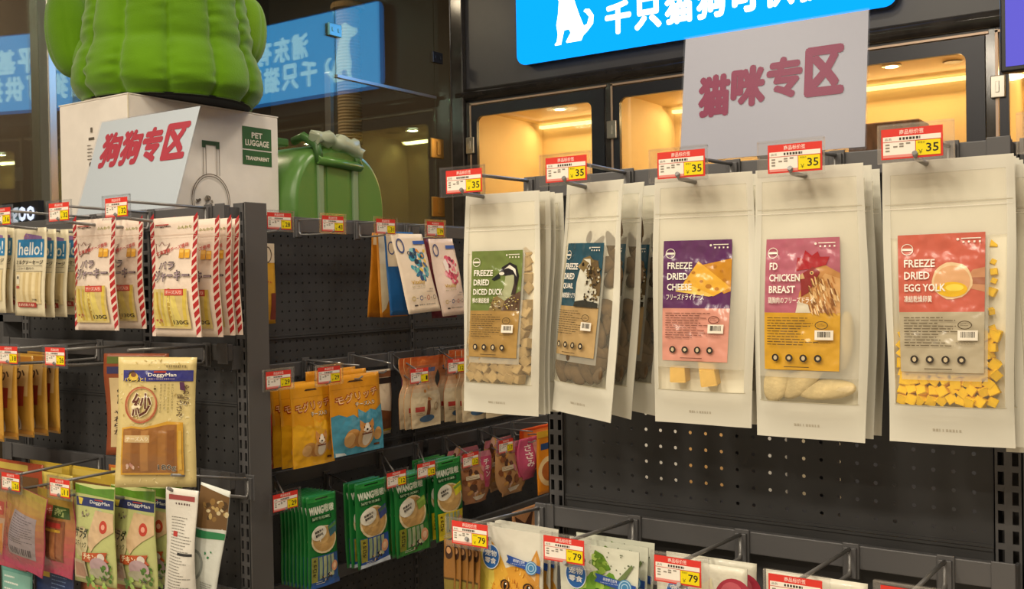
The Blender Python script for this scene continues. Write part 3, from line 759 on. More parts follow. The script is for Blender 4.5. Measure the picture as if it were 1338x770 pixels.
def pic_quail(a, L, R, T, M):
    a.poly([(L + .28, M), (L + .27, T + .17), (L + .30, T + .12), (L + .38, T + .075), (L + .58, T + .08), (R, T + .16), (R, M)], '#d6d3c2')
    a.poly([(L + .42, T + .12), (L + .50, T + .07), (L + .60, T + .075), (R, T + .15), (R, M - .05), (L + .58, M - .05), (L + .52, T + .16)], '#6a5638')
    a.poly([(L + .29, T + .105), (L + .35, T + .065), (L + .46, T + .055), (L + .55, T + .08), (L + .45, T + .09), (L + .38, T + .125)], '#7d6a44').poly([(L + .26, T + .102), (L + .31, T + .088), (L + .31, T + .112)], '#a08862')
    a.ell(L + .36, T + .092, .020, .020, '#1c1712').poly([(L + .36, T + .07), (L + .48, T + .068), (L + .50, T + .10), (L + .46, T + .085)], '#ded9c8')
    rn = random.Random(8)
    for k in range(90):
        x = rn.uniform(L + .42, R - .02); y = rn.uniform(T + .10, M - .01); a.ell(x, y, .016, .012, rn.choice(['#4a3a24', '#8a7448', '#cfc9b2', '#2e2618']), 6); a.layer -= .94
    a.layer += 1
    a.poly([(L + .28, M), (L + .30, M - .022), (L + .44, M - .03), (R, M - .02), (R, M)], '#33322a')
def pic_cheese(a, L, R, T, M):
    a.poly([(L + .32, T + .105), (R, T + .075), (R, T + .205), (L + .60, T + .215)], '#c98a24').poly([(L + .20, T + .175), (L + .345, T + .085), (L + .66, T + .19), (L + .50, T + .225), (L + .16, T + .20)], '#e6ae38')
    a.poly([(L + .13, T + .205), (L + .22, T + .17), (L + .5, T + .222), (L + .46, T + .226)], '#f0c860')
    for x, y, r in ((.30, .13, .02), (.38, .165, .018), (.45, .185, .03), (.26, .165, .014), (.53, .195, .022), (.36, .20, .016), (.5, .105, .022), (.57, .125, .018), (.6, .16, .02)):
        a.ell(L + x, T + y, r, r * .7, '#b8781c', 10); a.layer -= .94
    a.layer += 1
def pic_hen(a, L, R, T, M):
    a.poly([(L + .30, M), (L + .32, T + .2), (L + .42, T + .12), (L + .52, T + .095), (R, T + .13), (R, M)], '#c28a4e')
    a.poly([(L + .42, M), (L + .44, T + .19), (L + .54, T + .13), (R, T + .15), (R, M)], '#d6a468').poly([(L + .29, M), (L + .31, M - .04), (L + .40, M - .03), (L + .42, M)], '#d9cfb8')
    a.poly([(L + .29, T + .12), (L + .30, T + .07), (L + .35, T + .075), (L + .37, T + .045), (L + .43, T + .065), (L + .48, T + .05), (L + .50, T + .07), (L + .58, T + .07), (L + .55, T + .10), (L + .44, T + .112)], '#a81e2a')
    a.poly([(L + .33, T + .135), (L + .44, T + .105), (L + .50, T + .125), (L + .46, T + .16), (L + .40, T + .20), (L + .34, T + .215)], '#8c2426').poly([(L + .28, T + .155), (L + .35, T + .128), (L + .37, T + .148)], '#c9a470')
    a.ell(L + .43, T + .128, .016, .016, '#e9c27a').ell(L + .43, T + .128, .008, .008, '#1c1210')
    rn = random.Random(4)
    for k in range(110):
        x = rn.uniform(L + .40, R - .03); y = rn.uniform(T + .14, M - .015); c = rn.choice(['#8e5a2a', '#e2b87c', '#b87a3c', '#edd0a0', '#7c4a22'])
        a.poly([(x, y), (x + .012, y + .002), (x + .03, y + .028), (x + .012, y + .02)], c); a.layer -= .94
    a.layer += 1
def pic_egg(a, L, R, T, M):
    a.poly([(R, T + .12), (R - .09, T + .128), (R - .14, T + .16), (R - .13, T + .19), (R, T + .205)], '#c98f68').poly([(R, T + .155), (R - .15, T + .155), (R - .14, T + .175), (R, T + .18)], '#a86a50')
    pts = [(L + .42 + .155 * math.cos(t) * (1 + .03 * math.sin(5 * t)), T + .165 + .0645 * math.sin(t) * (1 + .03 * math.cos(7 * t))) for t in [2 * PI * k / 24 for k in range(24)]]
    a.poly(pts, '#e6c79a'); a.ell(L + .42, T + .168, .138, .132, '#dca878', 24).ell(L + .42, T + .195, .118, .062, '#e8b820', 20).ell(L + .44, T + .189, .07, .03, '#f5d850', 16)
def fd_bag(name, P, yaw, pitch, roll, lines, jp, top, low, pic, label, seed, ink='#4a3c26', flat=False, col=False):
    root = empty(name, (0, 0, 0), (0, 0, 0), label, 'bag', 'freeze dried treat bags on the right end shelf')
    fn = pouch_fn(BW, BH, .0015 if flat else .014, HOLE, seed, .0028, None, .80, 1.0, 5.0)
    nx, ny = 16, 22
    bm = bmesh.new(); sheet(bm, fn, BW, BH, nx, ny, -.75, -.0004, False); obj('back_sheet', bm, FILM_BACK, root)
    bm = bmesh.new(); mi = lambda i, j: 1 if (i == 0 or i == nx - 1 or j >= ny - 3 or j < 1) else (2 if not flat and (j >= ny * .74 or (col and (i >= nx * .76 or i < 2) and j >= ny * .27)) else 0)
    sheet(bm, fn, BW, BH, nx, ny, 1.0, .0004, False, mi); obj('front_film', bm, [FILM, FILM_EDGE, FILM_CLEAR], root)
    for nm, x0, y0, x1, y1, cc_ in (('zip_ridge', .02, .150, .98, .153, '#c2bba6'), ('zip_ridge', .02, .166, .98, .169, '#e4dfd0'), ('gusset_fold', .05, .862, .95, .865, '#bdb59c')):
        a = Art(BW, BH); a.rect(x0, y0, x1, y1, cc_); a.build(nm, fn, PRINT, root, base=.0008)
    a = Art(BW, BH); a.bars(.36, .945, .60, .955, 9, '#b3ab98', 2); a.build('foot_print', fn, PRINT, root, base=.0008)
    fd_label(fn, lines, jp, top, low, pic, root, seed, ink)
    place(root, P, yaw, pitch, roll)
    return root, fn
def lump(name, m, r, seed, squash=(1, 1, 1), amp=.18, sub=2):
    bm = bmesh.new(); bmesh.ops.create_icosphere(bm, subdivisions=sub, radius=1.0); rn = random.Random(seed); q = [Vector((rn.uniform(-1, 1), rn.uniform(-1, 1), rn.uniform(-1, 1))).normalized() for _ in range(7)]
    for v in bm.verts:
        d = sum(math.sin(3 * v.co.dot(k) + i) for i, k in enumerate(q)) / 7
        v.co = v.co * (1 + amp * d); v.co = Vector((v.co.x * squash[0], v.co.y * squash[1], v.co.z * squash[2])) * r
    me = bpy.data.meshes.new(name); bm.to_mesh(me); bm.free(); me.materials.append(m)
    for p in me.polygons: p.use_smooth = True
    return me
def cube_mesh(name, m, s, seed):
    bm = bmesh.new(); vs = box(bm, -s / 2, s / 2, -s / 2, s / 2, -s / 2, s / 2, s * .07); rn = random.Random(seed)
    for v in bm.verts: v.co *= 1 + rn.uniform(-.07, .07)
    me = bpy.data.meshes.new(name); bm.normal_update(); bm.to_mesh(me); bm.free(); me.materials.append(m); return me
def fill(root, fn, name, meshes, rows, pitch, x0, x1, ybot, yoff, seed, jx=.35, scale=(.85, 1.15)):
    """pieces lying behind the film, from the bottom seam upwards; rows = list of coverage (0..1)"""
    rn = random.Random(seed)
    for r, cover in enumerate(rows):
        x = x0 * BW + pitch * rn.uniform(.3, .7)
        while x < x1 * BW - pitch * .3:
            if rn.random() < cover:
                y = ybot * BH - pitch * (.5 + r * .93) + rn.uniform(-jx, jx) * pitch * .5
                p = fn(x, y, 0); b = fn(x, y, -.0005, -.75)
                o = bpy.data.objects.new(name, rn.choice(meshes)); C.objects.link(o); o.parent = root
                room = max(.001, b.y - p.y); dy = yoff * rn.uniform(1.0, 1.25)
                o.location = (p.x, p.y + dy, p.z); s = rn.uniform(*scale)
                o.rotation_euler = (rn.uniform(-.38, .38), rn.uniform(-1.2, 1.2), rn.uniform(-.38, .38)); o.scale = (s, s, s)
            x += pitch * rn.uniform(.9, 1.1)
MEAT = mat('freeze dried duck', '#b49a6e', .85, noise=.15, nscale=90); YOLK = mat('freeze dried yolk', '#efc200', .8, noise=.10, nscale=80)
CHEESE = mat('freeze dried cheese', '#e6bd66', .8, noise=.08); CHICKEN = mat('freeze dried chicken', '#d2bf94', .85, noise=.22, nscale=45, bump=.5, bscale=120); QUAIL = mat('freeze dried quail', '#5e4a32', .85, noise=.45, nscale=60)
HZ = lambda px, py, v=1.262: onY(px, py, v)
P = HZ(656, 263.5); duck, fn = fd_bag('freeze_dried_bag', P, 0, 2.2, 0.3, ['FREEZE', 'DRIED', 'DICED DUCK'], '鴨の凍結乾燥', '#6f7f42', '#a9864a', pic_duck, 'frosted bag with green label reading FREEZE DRIED DICED DUCK, front of its hook', 1, col=True)
ms = [cube_mesh('duck_cube', MEAT, .0145, k) for k in range(3)]
fill(duck, fn, 'diced_duck_cube', ms, [1, 1, 1, 1, 1, 1, 1], .0142, .09, .90, .855, .0095, 3)
fill(duck, fn, 'diced_duck_cube', ms, [.85] * 14, .0138, .79, .90, .60, .0095, 4)
duck2, _ = fd_bag('freeze_dried_bag', duck.location + Vector((0, .022, 0)), 0, 2.2, 0.3, ['FREEZE', 'DRIED', 'DICED DUCK'], '鴨の凍結乾燥', '#6f7f42', '#a9864a', pic_duck, 'frosted diced duck bag, second from the front on the diced duck hook', 2, flat=True)
behind(duck2, 2, [.014, .038], 'frosted diced duck bag', 'on the diced duck hook', rnd=3, first=2, jit=.4)
P = HZ(778, 250); quail, fn = fd_bag('freeze_dried_bag', P + Vector((0, -.004, 0)), -24, 4, 2.0, ['FREEZE', 'DRIED', 'QUAIL'], '凍結乾燥ウズラ', '#274f5f', '#b99a68', pic_quail, 'frosted bag with blue label reading FREEZE DRIED QUAIL, front of its hook', 12, col=True)
lm = [lump('quail_piece', QUAIL, .017, k, (1.25, .33, .72), .5, 3) for k in range(4)]
fill(quail, fn, 'quail_piece', lm, [1, 1, 1, 1], .021, .08, .92, .85, .0085, 6); fill(quail, fn, 'quail_piece', lm, [.95] * 8, .021, .76, .93, .62, .0085, 7); fill(quail, fn, 'quail_piece', lm, [.9], .022, .25, .92, .28, .0075, 8)
q2 = behind(quail, 2, [.052, .100], 'frosted quail bag', 'on the quail hook, turned sideways', side=.010, rnd=11)
for o, dz in zip(q2, (-7, -2)): o.rotation_euler.z += math.radians(dz)
P = HZ(918, 241); cheese, fn = fd_bag('freeze_dried_bag', P, 2, 1.0, 0.4, ['FREEZE', 'DRIED', 'CHEESE'], 'フリーズドライチーズ', '#5b2a5e', '#d69482', pic_cheese, 'frosted bag with purple label reading FREEZE DRIED CHEESE, front of its hook', 23, '#6b3f34')
ch = cube_mesh('cheese_piece', CHEESE, .021, 5)
for x, y in ((.27, .80), (.58, .81), (.56, .752)):
    o = bpy.data.objects.new('cheese_cube', ch); C.objects.link(o); o.parent = cheese; p = fn(x * BW, y * BH); o.location = (p.x, p.y + .0118, p.z); o.rotation_euler = (.05, .1 - x * .4, .1 * x)
behind(cheese, 2, [.035, .065], 'frosted cheese bag', 'on the cheese hook', skip=('cheese_cube',), rnd=5, jit=.4)
P = HZ(1056, 232); hen, fn = fd_bag('freeze_dried_bag', P, 0, 0.5, 0.2, ['FD', 'CHICKEN', 'BREAST'], '鶏胸肉のフリーズドライ', '#b46476', '#d3a02c', pic_hen, 'frosted bag with pink label reading FD CHICKEN BREAST, front of its hook', 34)
for k, (x, y, rot, L, W) in enumerate([(.22, .785, 1.35, .030, .017), (.46, .772, .75, .038, .015), (.65, .818, .10, .041, .013), (.80, .64, 1.45, .034, .012)]):
    o = bpy.data.objects.new('chicken_breast_piece', lump('breast', CHICKEN, 1, k + 3, (L, .0075, W), .26, 3)); C.objects.link(o); o.parent = hen
    p = fn(x * BW, y * BH); o.location = (p.x, p.y + .0085, p.z); o.rotation_euler = (0, -rot, 0)
hen.scale = (1, 1, 1.025); behind(hen, 2, [.035, .075], 'frosted chicken breast bag', 'on the chicken breast hook', skip=('chicken_breast_piece',), rnd=6, jit=.4)
P = HZ(1236, 222); egg, fn = fd_bag('freeze_dried_bag', P, 3, 0.5, -.4, ['FREEZE', 'DRIED', 'EGG YOLK'], '凍結乾燥卵黄', '#c8604e', '#b7ab90', pic_egg, 'frosted bag with coral label reading FREEZE DRIED EGG YOLK, front of its hook', 45, col=True)
ms = [cube_mesh('yolk_cube', YOLK, .0112, k) for k in range(3)]
fill(egg, fn, 'egg_yolk_cube', ms, [1, 1, 1, 1, 1, 1, 1, .9], .0112, .09, .89, .858, .0078, 13, scale=(.88, 1.1))
fill(egg, fn, 'egg_yolk_cube', ms, [.9, .9] + [.6] * 14, .0118, .80, .90, .65, .0075, 14, scale=(.5, .9)); fill(egg, fn, 'egg_yolk_cube', ms, [.5] * 12, .0122, .06, .12, .74, .0055, 15, scale=(.3, .6))
egg2, _ = fd_bag('freeze_dried_bag', egg.location + Vector((.002, .022, -.001)), 3, .5, -.4, ['FREEZE', 'DRIED', 'EGG YOLK'], '凍結乾燥卵黄', '#c8604e', '#b7ab90', pic_egg, 'frosted egg yolk bag, second from the front on the egg yolk hook', 46, flat=True)
behind(egg2, 2, [.016, .034], 'frosted egg yolk bag', 'on the egg yolk hook', side=.001, rnd=9, first=2, jit=.4)
P = HZ(1395, 216, 1.27); o = dup(egg2, P, None, 'plain frosted bag cut by the right edge of the photo', ('egg_yolk_cube', 'printed_label')); o.location = P + Vector((0.0, .03, -.005))
T = onY(1385, 170, 1.21); hook('Y', RF, T.x, 1.567, T, '35', 'wire hook at the far right beyond the egg yolk bags', low=-.018)
# ------------------------------------------------------------------ the other hanging packs
def pack(name, axis, val, pxl, pxr, pyt, pyb, col, art, label, th=.010, hole=.012, yaw=0, pitch=0, roll=0, shape=None, seed=1, wav=.0016, rough=.4, pm=None, belly=.62, group=None, kx=1.0, cat='bag', jag=0.0, lab='printed_front', dims=None):
    f = onY if axis == 'Y' else onX
    pxc = (pxl + pxr) / 2
    a, b = f(pxl, pyt, val), f(pxr, pyt, val); w = (abs(a.x - b.x) if axis == 'Y' else abs(a.y - b.y)) * kx
    t, bt = f(pxc, pyt, val), f(pxc, pyb, val); h = t.z - bt.z
    if dims: w, h = dims
    root = empty(name, (0, 0, 0), (0, 0, 0), label, cat, group)
    fn = pouch_fn(w, h, th, hole, seed, wav, shape, belly)
    pouch_body('pouch', fn, w, h, body_mat(col, rough), root, jag=jag)
    A = Art(w, h); art(A)
    if A.tris: A.build(lab, fn, pm or PRINT, root)
    place(root, t - Vector((0, 0, hole)), yaw, pitch, roll, axis)
    root['_w'] = w
    return root, fn
def blot(a, x, y, r, cols, n, seed, sx=1.0, sy=1.0):
    rn = random.Random(seed)
    for k in range(n):
        t = rn.uniform(0, 6.28); d = r * math.sqrt(rn.random()); q = rn.uniform(.12, .3) * r
        a.ell(x + d * math.cos(t) * sx, y + d * math.sin(t) * sy * a.w / a.h, q, q * rn.uniform(.5, 1), rn.choice(cols), 8, rn.uniform(0, 3)); a.layer -= .94
    a.layer += 1

# --- left shelf, top row
def art_hello(a):
    a.poly([(.30, .10), (.36, .06), (.70, .085), (.86, .10), (.86, .14), (.30, .14)], '#8a6a9c'); blot(a, .38, .095, .06, ['#b04a3a', '#d8b04a'], 5, 3)
    a.rect(.12, .13, .93, .335, '#2f7fb4').text('hello!', .17, .16, .88, .31, '#e6e8e4', .015)
    a.text('ミルクソーセージ', .10, .365, .93, .415, '#3c3830', .02).rect(.12, .43, .92, .434, '#6a6255')
    a.text('こだわり素材の', .12, .445, .70, .475, '#5a5348', .005); a.rect(.10, .49, .95, .494, '#4b463d').rect(.10, .50, .93, .86, '#d9c79a')
    for k in range(6): a.rect(.30 + .10 * k, .51, .375 + .10 * k, .84, '#cbb684' if k % 2 else '#e2d2a6'); a.layer -= .94
    a.layer += 1; a.rect(.13, .53, .27, .64, '#e4dcc4').ell(.2, .565, .035, .03, '#3d3830').rect(.13, .66, .27, .69, '#b4584c')
    a.text('7本', .70, .80, .84, .83, '#4b463d', 0).rect(.16, .845, .80, .90, '#b24038'); a.bars(.2, .858, .76, .888, 9, '#e9c6b4', 3)
w_h = 'on the milk sausage hook'
h1, _ = pack('milk_sausage_bag', 'Y', 1.195, 20, 60, 298, 413, '#d8ceb0', art_hello, 'cream bag of milk sausages with blue hello! panel, front of the second stack', hole=.008, roll=1, seed=2, pitch=1)
behind(h1, 3, [.022, .050, .082], 'cream milk sausage bag with blue panel', w_h, rnd=4)
h2 = dup(h1, onY(-10, 302, 1.19), None, 'cream milk sausage bag cut off by the left edge of the photo, top row'); behind(h2, 2, [.018, .040], 'cream milk sausage bag', 'at the left edge of the top row', rnd=8)
def art_cheese(a):
    for x0, x1 in ((0.0, .085), (.915, 1.0)):
        a.rect(x0, 0, x1, 1, '#e6d2c4')
        n = 14
        for k in range(n):
            y = k / n - .03
            if x0 > .5: a.poly([(x0, y + .045), (x1, y), (x1, y + .046), (x0, y + .091)], '#b02a2c')
            else: a.poly([(x0, y + .03), (x1, y - .015), (x1, y + .031), (x0, y + .076)], '#b02a2c')
            a.layer -= .94
        a.layer += 1
    a.text('DoggyMan', .12, .065, .44, .085, '#4a3530', .02).rect(.12, .055, .40, .063, '#b83c36'); a.text('ふんわり', .58, .075, .88, .10, '#9a9a3c', .03)
    a.rect(.02, .145, .98, .149, '#d6bda8').rect(.02, .165, .98, .168, '#f0dfd0')
    st = [(.14, .30), (.12, .21), (.20, .235), (.26, .20), (.32, .235), (.44, .215), (.36, .27), (.40, .31), (.26, .30), (.18, .34)]
    a.poly(st, '#8c5b50'); a.layer -= 0
    a.poly([(.28 + (x - .28) * .86, .265 + (y - .265) * .86) for x, y in st], '#ecd9ca')
    a.text('北海道産チーズ使用', .13, .25, .84, .285, '#c24a42', .03, 0, -.17)
    for k in range(2):
        x = .66 + .12 * k; a.rect(x, .265 + .008 * k, x + .105, .345, '#dca22e').rect(x + .01, .272 + .008 * k, x + .09, .30, '#eec05c')
    a.text('バラ', .22, .37, .58, .435, '#3a2c34', .05).text('バラ', .23, .375, .57, .43, '#b7a3a6', .012); a.text('ジャーキー', .13, .445, .90, .535, '#3a2c34', .05).text('ジャーキー', .14, .45, .89, .53, '#a8949a', .010)
    a.rect(.10, .60, .86, .93, '#d6c07e')
    rn = random.Random(6)
    for k in range(10):
        x = .13 + .068 * k + rn.uniform(-.01, .01); d = rn.uniform(-.08, .08); y0 = rn.uniform(.585, .66)
        a.poly([(x + d, y0), (x + .055 + d, y0 + .005), (x + .06, .91), (x, .915)], rn.choice(['#d8bf52', '#c8aa42', '#e2cf70', '#b8993a'])); a.layer -= .94
    a.layer += 1
    a.rect(.42, .60, .80, .655, '#b83430').rect(.435, .607, .785, .648, '#d86a58'); a.text('チーズ入り', .45, .612, .77, .643, '#f2d8cc', .01)
    a.text('130G', .55, .86, .82, .895, '#33281f', .012); blot(a, .24, .865, .07, ['#b85048', '#c87a6a'], 6, 3, 1, .5)
c2, _ = pack('cheese_jerky_bag', 'Y', 1.195, 196, 258, 284, 440, '#e8d6c6', art_cheese, 'red and white striped cheese jerky bag, front of the right hand stack', hole=.010, seed=4, rough=.3, pm=PRINT_GLOSS)
behind(c2, 3, [.048, .078, .098], 'red and white striped cheese jerky bag', 'of the right hand stack', rnd=7)
c1 = dup(c2, onY(123, 293, 1.195), (0, 0, math.radians(1)), 'red and white striped cheese jerky bag, front of the left hand stack')
behind(c1, 1, [.062], 'red and white striped cheese jerky bag', 'of the left hand stack', rnd=2)

# --- left shelf, middle row
def art_orange(a):
    a.rect(.04, .02, .96, .10, '#b0762e').rect(.1, .12, .9, .5, '#d2b074'); a.text('うか', .16, .17, .8, .30, '#4a3423', .03)
    a.rect(.18, .38, .82, .62, '#a8402c').rect(.3, .55, .7, .72, '#b9a06a').ell(.5, .80, .24, .24, '#d8cfc0').ell(.5, .80, .20, .20, '#3d4674').ell(.5, .79, .09, .10, '#c9c6cf'); a.rect(0, .92, 1, .97, '#b8822e')
o1, _ = pack('narrow_snack_bag', 'Y', 1.18, -16, 27, 470, 578, '#c0913c', art_orange, 'narrow orange snack bag with blue badge, front of the stack at the left edge', hole=.010, th=.012, seed=3, rough=.3, roll=1)
o1.location = onY(-18, 472, 1.16)
behind(o1, 4, [.03, .064, .098, .128], 'narrow orange snack bag', 'of the left edge stack', rnd=5)
def art_doggy(a):
    rn = random.Random(2)
    for k in range(140):
        a.ell(rn.random() * .96 + .02, rn.random() * .96 + .02, rn.uniform(.01, .03), .008, rn.choice(['#cdb878', '#e0d09a', '#c2a865', '#e8dcae']), 6, rn.uniform(0, 3)); a.layer -= .94
    a.layer += 1
    a.rect(.07, .10, .97, .185, '#2c2f7c').poly([(.12, .185), (.14, .115), (.20, .10), (.24, .13), (.29, .185)], '#3b2c22').ell(.20, .150, .06, .05, '#d6b43c').ell(.20, .135, .035, .03, '#7a4a2c')
    a.text('パクッと！', .08, .155, .36, .19, '#e2c85a', .02).rect(.46, .105, .62, .12, '#a83a34').text('DoggyMan', .39, .122, .75, .155, '#e9e6e0', .03); a.bars(.40, .163, .74, .170, 14, '#b9a8c0', 2)
    a.bars(.62, .06, .88, .078, 9, '#8a7a50', 5)
    a.ring(.31, .365, .21, .235, .022, '#b05a3e', 28).ring(.315, .36, .19, .215, .012, '#c88a62', 28); a.text('紗', .195, .275, .445, .455, '#efe2c0', .032).text('紗', .195, .275, .445, .455, '#5a2a1e', .014)
    a.vtext('チーズ', .47, .215, .50, .27, '#4c3c28', 0)
    for k in range(4): a.vtext('素材の味わいをそのまま仕上げ'[k:k + 9], .55 + .05 * k, .20, .575 + .05 * k, .43 - .03 * (k % 2), '#6a5a3a' if k != 2 else '#8a7a24', 0)
    a.poly([(.80, .19), (.86, .19), (.88, .26), (.81, .25)], '#5a3358'); a.vtext('やわらか', .85, .21, .93, .37, '#4a3326', .02); a.vtext('鶏ささみ', .77, .28, .85, .46, '#4a3326', .01)
    a.poly([(.08, .54), (.2, .525), (.36, .535), (.50, .515), (.66, .49), (.86, .50), (.86, .90), (.08, .90)], '#c99732')
    a.poly([(.10, .55), (.2, .54), (.36, .55), (.50, .535), (.66, .515), (.78, .515), (.78, .885), (.10, .885)], '#94622f')
    for k in range(6): a.poly([(.11 + .11 * k, .56), (.205 + .11 * k, .555), (.20 + .11 * k, .87), (.105 + .11 * k, .875)], ['#a06e38', '#8a5828', '#a8763e', '#936130', '#9c6a34', '#865428'][k]); a.layer -= .94
    a.layer += 1
    a.rect(.12, .595, .44, .65, '#cdb07e'); a.text('チーズ入り', .14, .605, .42, .64, '#e9dcc0', .02)
    a.text('180g', .545, .822, .765, .872, '#efe6d4', .035).text('180g', .545, .822, .765, .872, '#2b2320', .004); blot(a, .24, .83, .10, ['#c08a7c', '#d8b8a4'], 8, 7, 1, .5); a.rect(.80, .56, .84, .86, '#d2aa4c')
dg, _ = pack('jerky_bag', 'Y', 1.15, 160, 265, 470, 636, '#d3c084', art_doggy, 'large cream bag of brown jerky with red circled character, hanging alone in front', hole=.022, th=.012, yaw=38, pitch=2, roll=1.5, seed=6, rough=.28, pm=PRINT_GLOSS, dims=(.138, .232), wav=.003)
dg.location = onY(206, 483, 1.15)
def art_brown(a):
    a.rect(.05, .03, .95, .10, '#5c6a2c').rect(.05, .13, .95, .2, '#34345c').rect(.08, .24, .92, .92, '#cbb486').text('紗', .2, .3, .5, .5, '#33281e', .03); a.vtext('やわらか', .14, .55, .30, .8, '#4a3a30', .02); a.rect(.3, .55, .8, .86, '#8c5530')
db, _ = pack('jerky_bag', 'Y', 1.22, 138, 215, 462, 608, '#8a4526', art_brown, 'reddish brown bag half hidden behind the large jerky bag', yaw=32, seed=8, roll=1, dims=(.125, .20), wav=.004)
db.location = onY(178, 470, 1.235)

# --- left shelf, low row
def grad(a, c0, c1, n=10, y0=0, y1=1.0):
    A0 = [int(c0[i:i + 2], 16) for i in (1, 3, 5)]; B0 = [int(c1[i:i + 2], 16) for i in (1, 3, 5)]
    for k in range(n):
        t = k / (n - 1); a.rect(0.01, y0 + (y1 - y0) * k / n, .99, y0 + (y1 - y0) * (k + 1) / n, '#%02x%02x%02x' % tuple(int(p + (q - p) * t) for p, q in zip(A0, B0))); a.layer -= .94
    a.layer += 1
def art_pink(a):
    grad(a, '#a08a3c', '#b0405c', 12); a.rect(.12, .17, .58, .29, '#b85a40'); a.text('ジャーキー', .15, .19, .55, .27, '#d9b29a', .02); a.rect(.5, .16, .9, .30, '#3f5a30'); a.text('新', .56, .18, .84, .28, '#9aa86a', .02)
    a.rect(.18, .33, .80, .82, '#7c4c34')
    for k in range(4): a.rect(.22 + .145 * k, .40, .33 + .145 * k, .80, '#8f5b3c' if k % 2 else '#a06a44'); a.layer -= .94
    a.layer += 1; a.rect(.40, .36, .72, .42, '#a83c34').rect(.40, .44, .72, .47, '#c09a3c')
pk, _ = pack('pink_jerky_bag', 'Y', 1.16, 48, 96, 642, 750, '#a8415a', art_pink, 'pink and olive jerky bag facing the front below the tag reading 11', hole=.012, th=.012, seed=5, roll=3, rough=.28, pm=PRINT_GLOSS, wav=.003)
def art_pinkback(a):
    grad(a, '#a3903e', '#a63e5a', 12); a.rect(.30, .28, .86, .82, '#8f8488'); a.lines(.34, .31, .82, .66, 12, '#5c5358', 3); a.bars(.36, .70, .8, .79, 12, '#4b4448')
pb, _ = pack('pink_jerky_bag', 'Y', 1.13, 8, 60, 640, 746, '#a8415a', art_pinkback, 'pink jerky bag showing its grey printed back', hole=.012, th=.012, seed=9, roll=9, rough=.28, pm=PRINT_GLOSS, wav=.004)
def art_sticks(a):
    grad(a, '#a07c44', '#b5485c', 8); a.rect(.05, .15, .58, .32, '#a84a3c'); a.text('ささみ', .08, .18, .54, .29, '#d8a890', .03); a.rect(.62, .14, .94, .32, '#8c2f34'); a.rect(.06, .36, .94, .84, '#a88a72')
    for k in range(5): a.poly([(.10 + .14 * k, .44), (.18 + .14 * k, .42), (.30 + .12 * k, .82), (.20 + .12 * k, .84)], '#b8793c' if k % 2 else '#9a5e30'); a.layer -= .94
    a.layer += 1
sk, _ = pack('pink_jerky_bag', 'Y', 1.17, -32, 33, 640, 738, '#a8485a', art_sticks, 'pink stick snack bag at the left edge under the tag reading 26', hole=.012, th=.012, seed=2, rough=.28, pm=PRINT_GLOSS)
pe, _ = pack('pink_jerky_bag', 'Y', 1.20, 92, 104, 640, 762, '#a8485a', lambda a: grad(a, '#8a8a4c', '#b0405c', 10), 'narrow pink jerky bag edge between the pink and the salad bags', th=.006, seed=12, roll=4, dims=(.045, .17), yaw=40)
def art_salad(a):
    a.poly([(0.01, .10), (.0, .01), (.5, .04), (1, .015), (.99, .12)], '#5d8c2c').rect(.03, .135, .99, .225, '#2c3568').poly([(.08, .14), (.2, .15), (.16, .215), (.10, .21)], '#d8c048')
    a.text('DoggyMan', .38, .16, .90, .20, '#dfe0e0', .03); a.rect(.5, .145, .72, .157, '#a8403a')
    blot(a, .25, .31, .12, ['#5c5044', '#b0a890', '#84786a'], 8, 4, 1, .6); a.ell(.66, .30, .11, .09, '#b9c2a0')
    a.poly([(.55, .25), (1, .26), (1, .44), (.78, .52), (.62, .60), (.54, .66), (.42, .56)], '#cdb08a'); a.ell(.79, .40, .085, .095, '#b8412f').ell(.79, .40, .04, .04, '#e2a08a')
    a.ell(.25, .58, .22, .22, '#c0b48a'); a.text('サラダ', .03, .44, .42, .545, '#33382a', .03); a.text('スティック', .05, .57, .42, .63, '#4a5238', .005)
    a.poly([(.32, .68), (.88, .645), (.84, .70), (.90, .745), (.30, .775)], '#b5522c'); a.text('チキン', .36, .68, .66, .74, '#ecd9b4', .04).ell(.76, .70, .07, .06, '#d8cfc4')
    a.ell(.70, .80, .19, .14, '#b59aa0').ell(.68, .87, .22, .08, '#a8a48c'); a.rect(.06, .76, .40, .95, '#b8a488').rect(.09, .79, .36, .93, '#a67f68')
    blot(a, .88, .86, .14, ['#4c7a24', '#6a9a34', '#3c641c'], 14, 6); blot(a, .6, .96, .22, ['#4c7a24', '#85a84a', '#9ab860'], 12, 8, 1.6, .4); a.text('7本', .70, .90, .84, .94, '#3c4030', .02)
s1, _ = pack('salad_jerky_bag', 'Y', 1.13, 98, 150, 634, 762, '#b7bc7c', art_salad, 'green and cream salad jerky bag nearest the pink bags', th=.008, seed=7, roll=-1, rough=.3, pm=PRINT_GLOSS, pitch=2)
s2 = dup(s1, onY(174, 645, 1.16), (math.radians(-1), 0, math.radians(3)), 'green and cream salad jerky bag next to the white bags')
behind(s2, 2, [.035, .06], 'green and cream salad jerky bag', 'beside the white bags', rnd=3)
def art_whiteback(a):
    a.rect(.1, .05, .9, .09, '#9a4a48'); a.bars(.3, .11, .8, .125, 6, '#5d4a48'); a.lines(.18, .22, .92, .90, 30, '#8a877e', 7, .28); a.rect(.25, .33, .4, .37, '#b0403a').rect(.5, .48, .95, .50, '#2f2f2f')
w1, _ = pack('white_treat_bag', 'Y', 1.15, 214, 257, 640, 800, '#d6d2c8', art_whiteback, 'white treat bag turned to show its printed back', th=.010, seed=4, roll=3, yaw=14, wav=.003, dims=(.068, .23))
w1.location = onY(238, 648, 1.15)
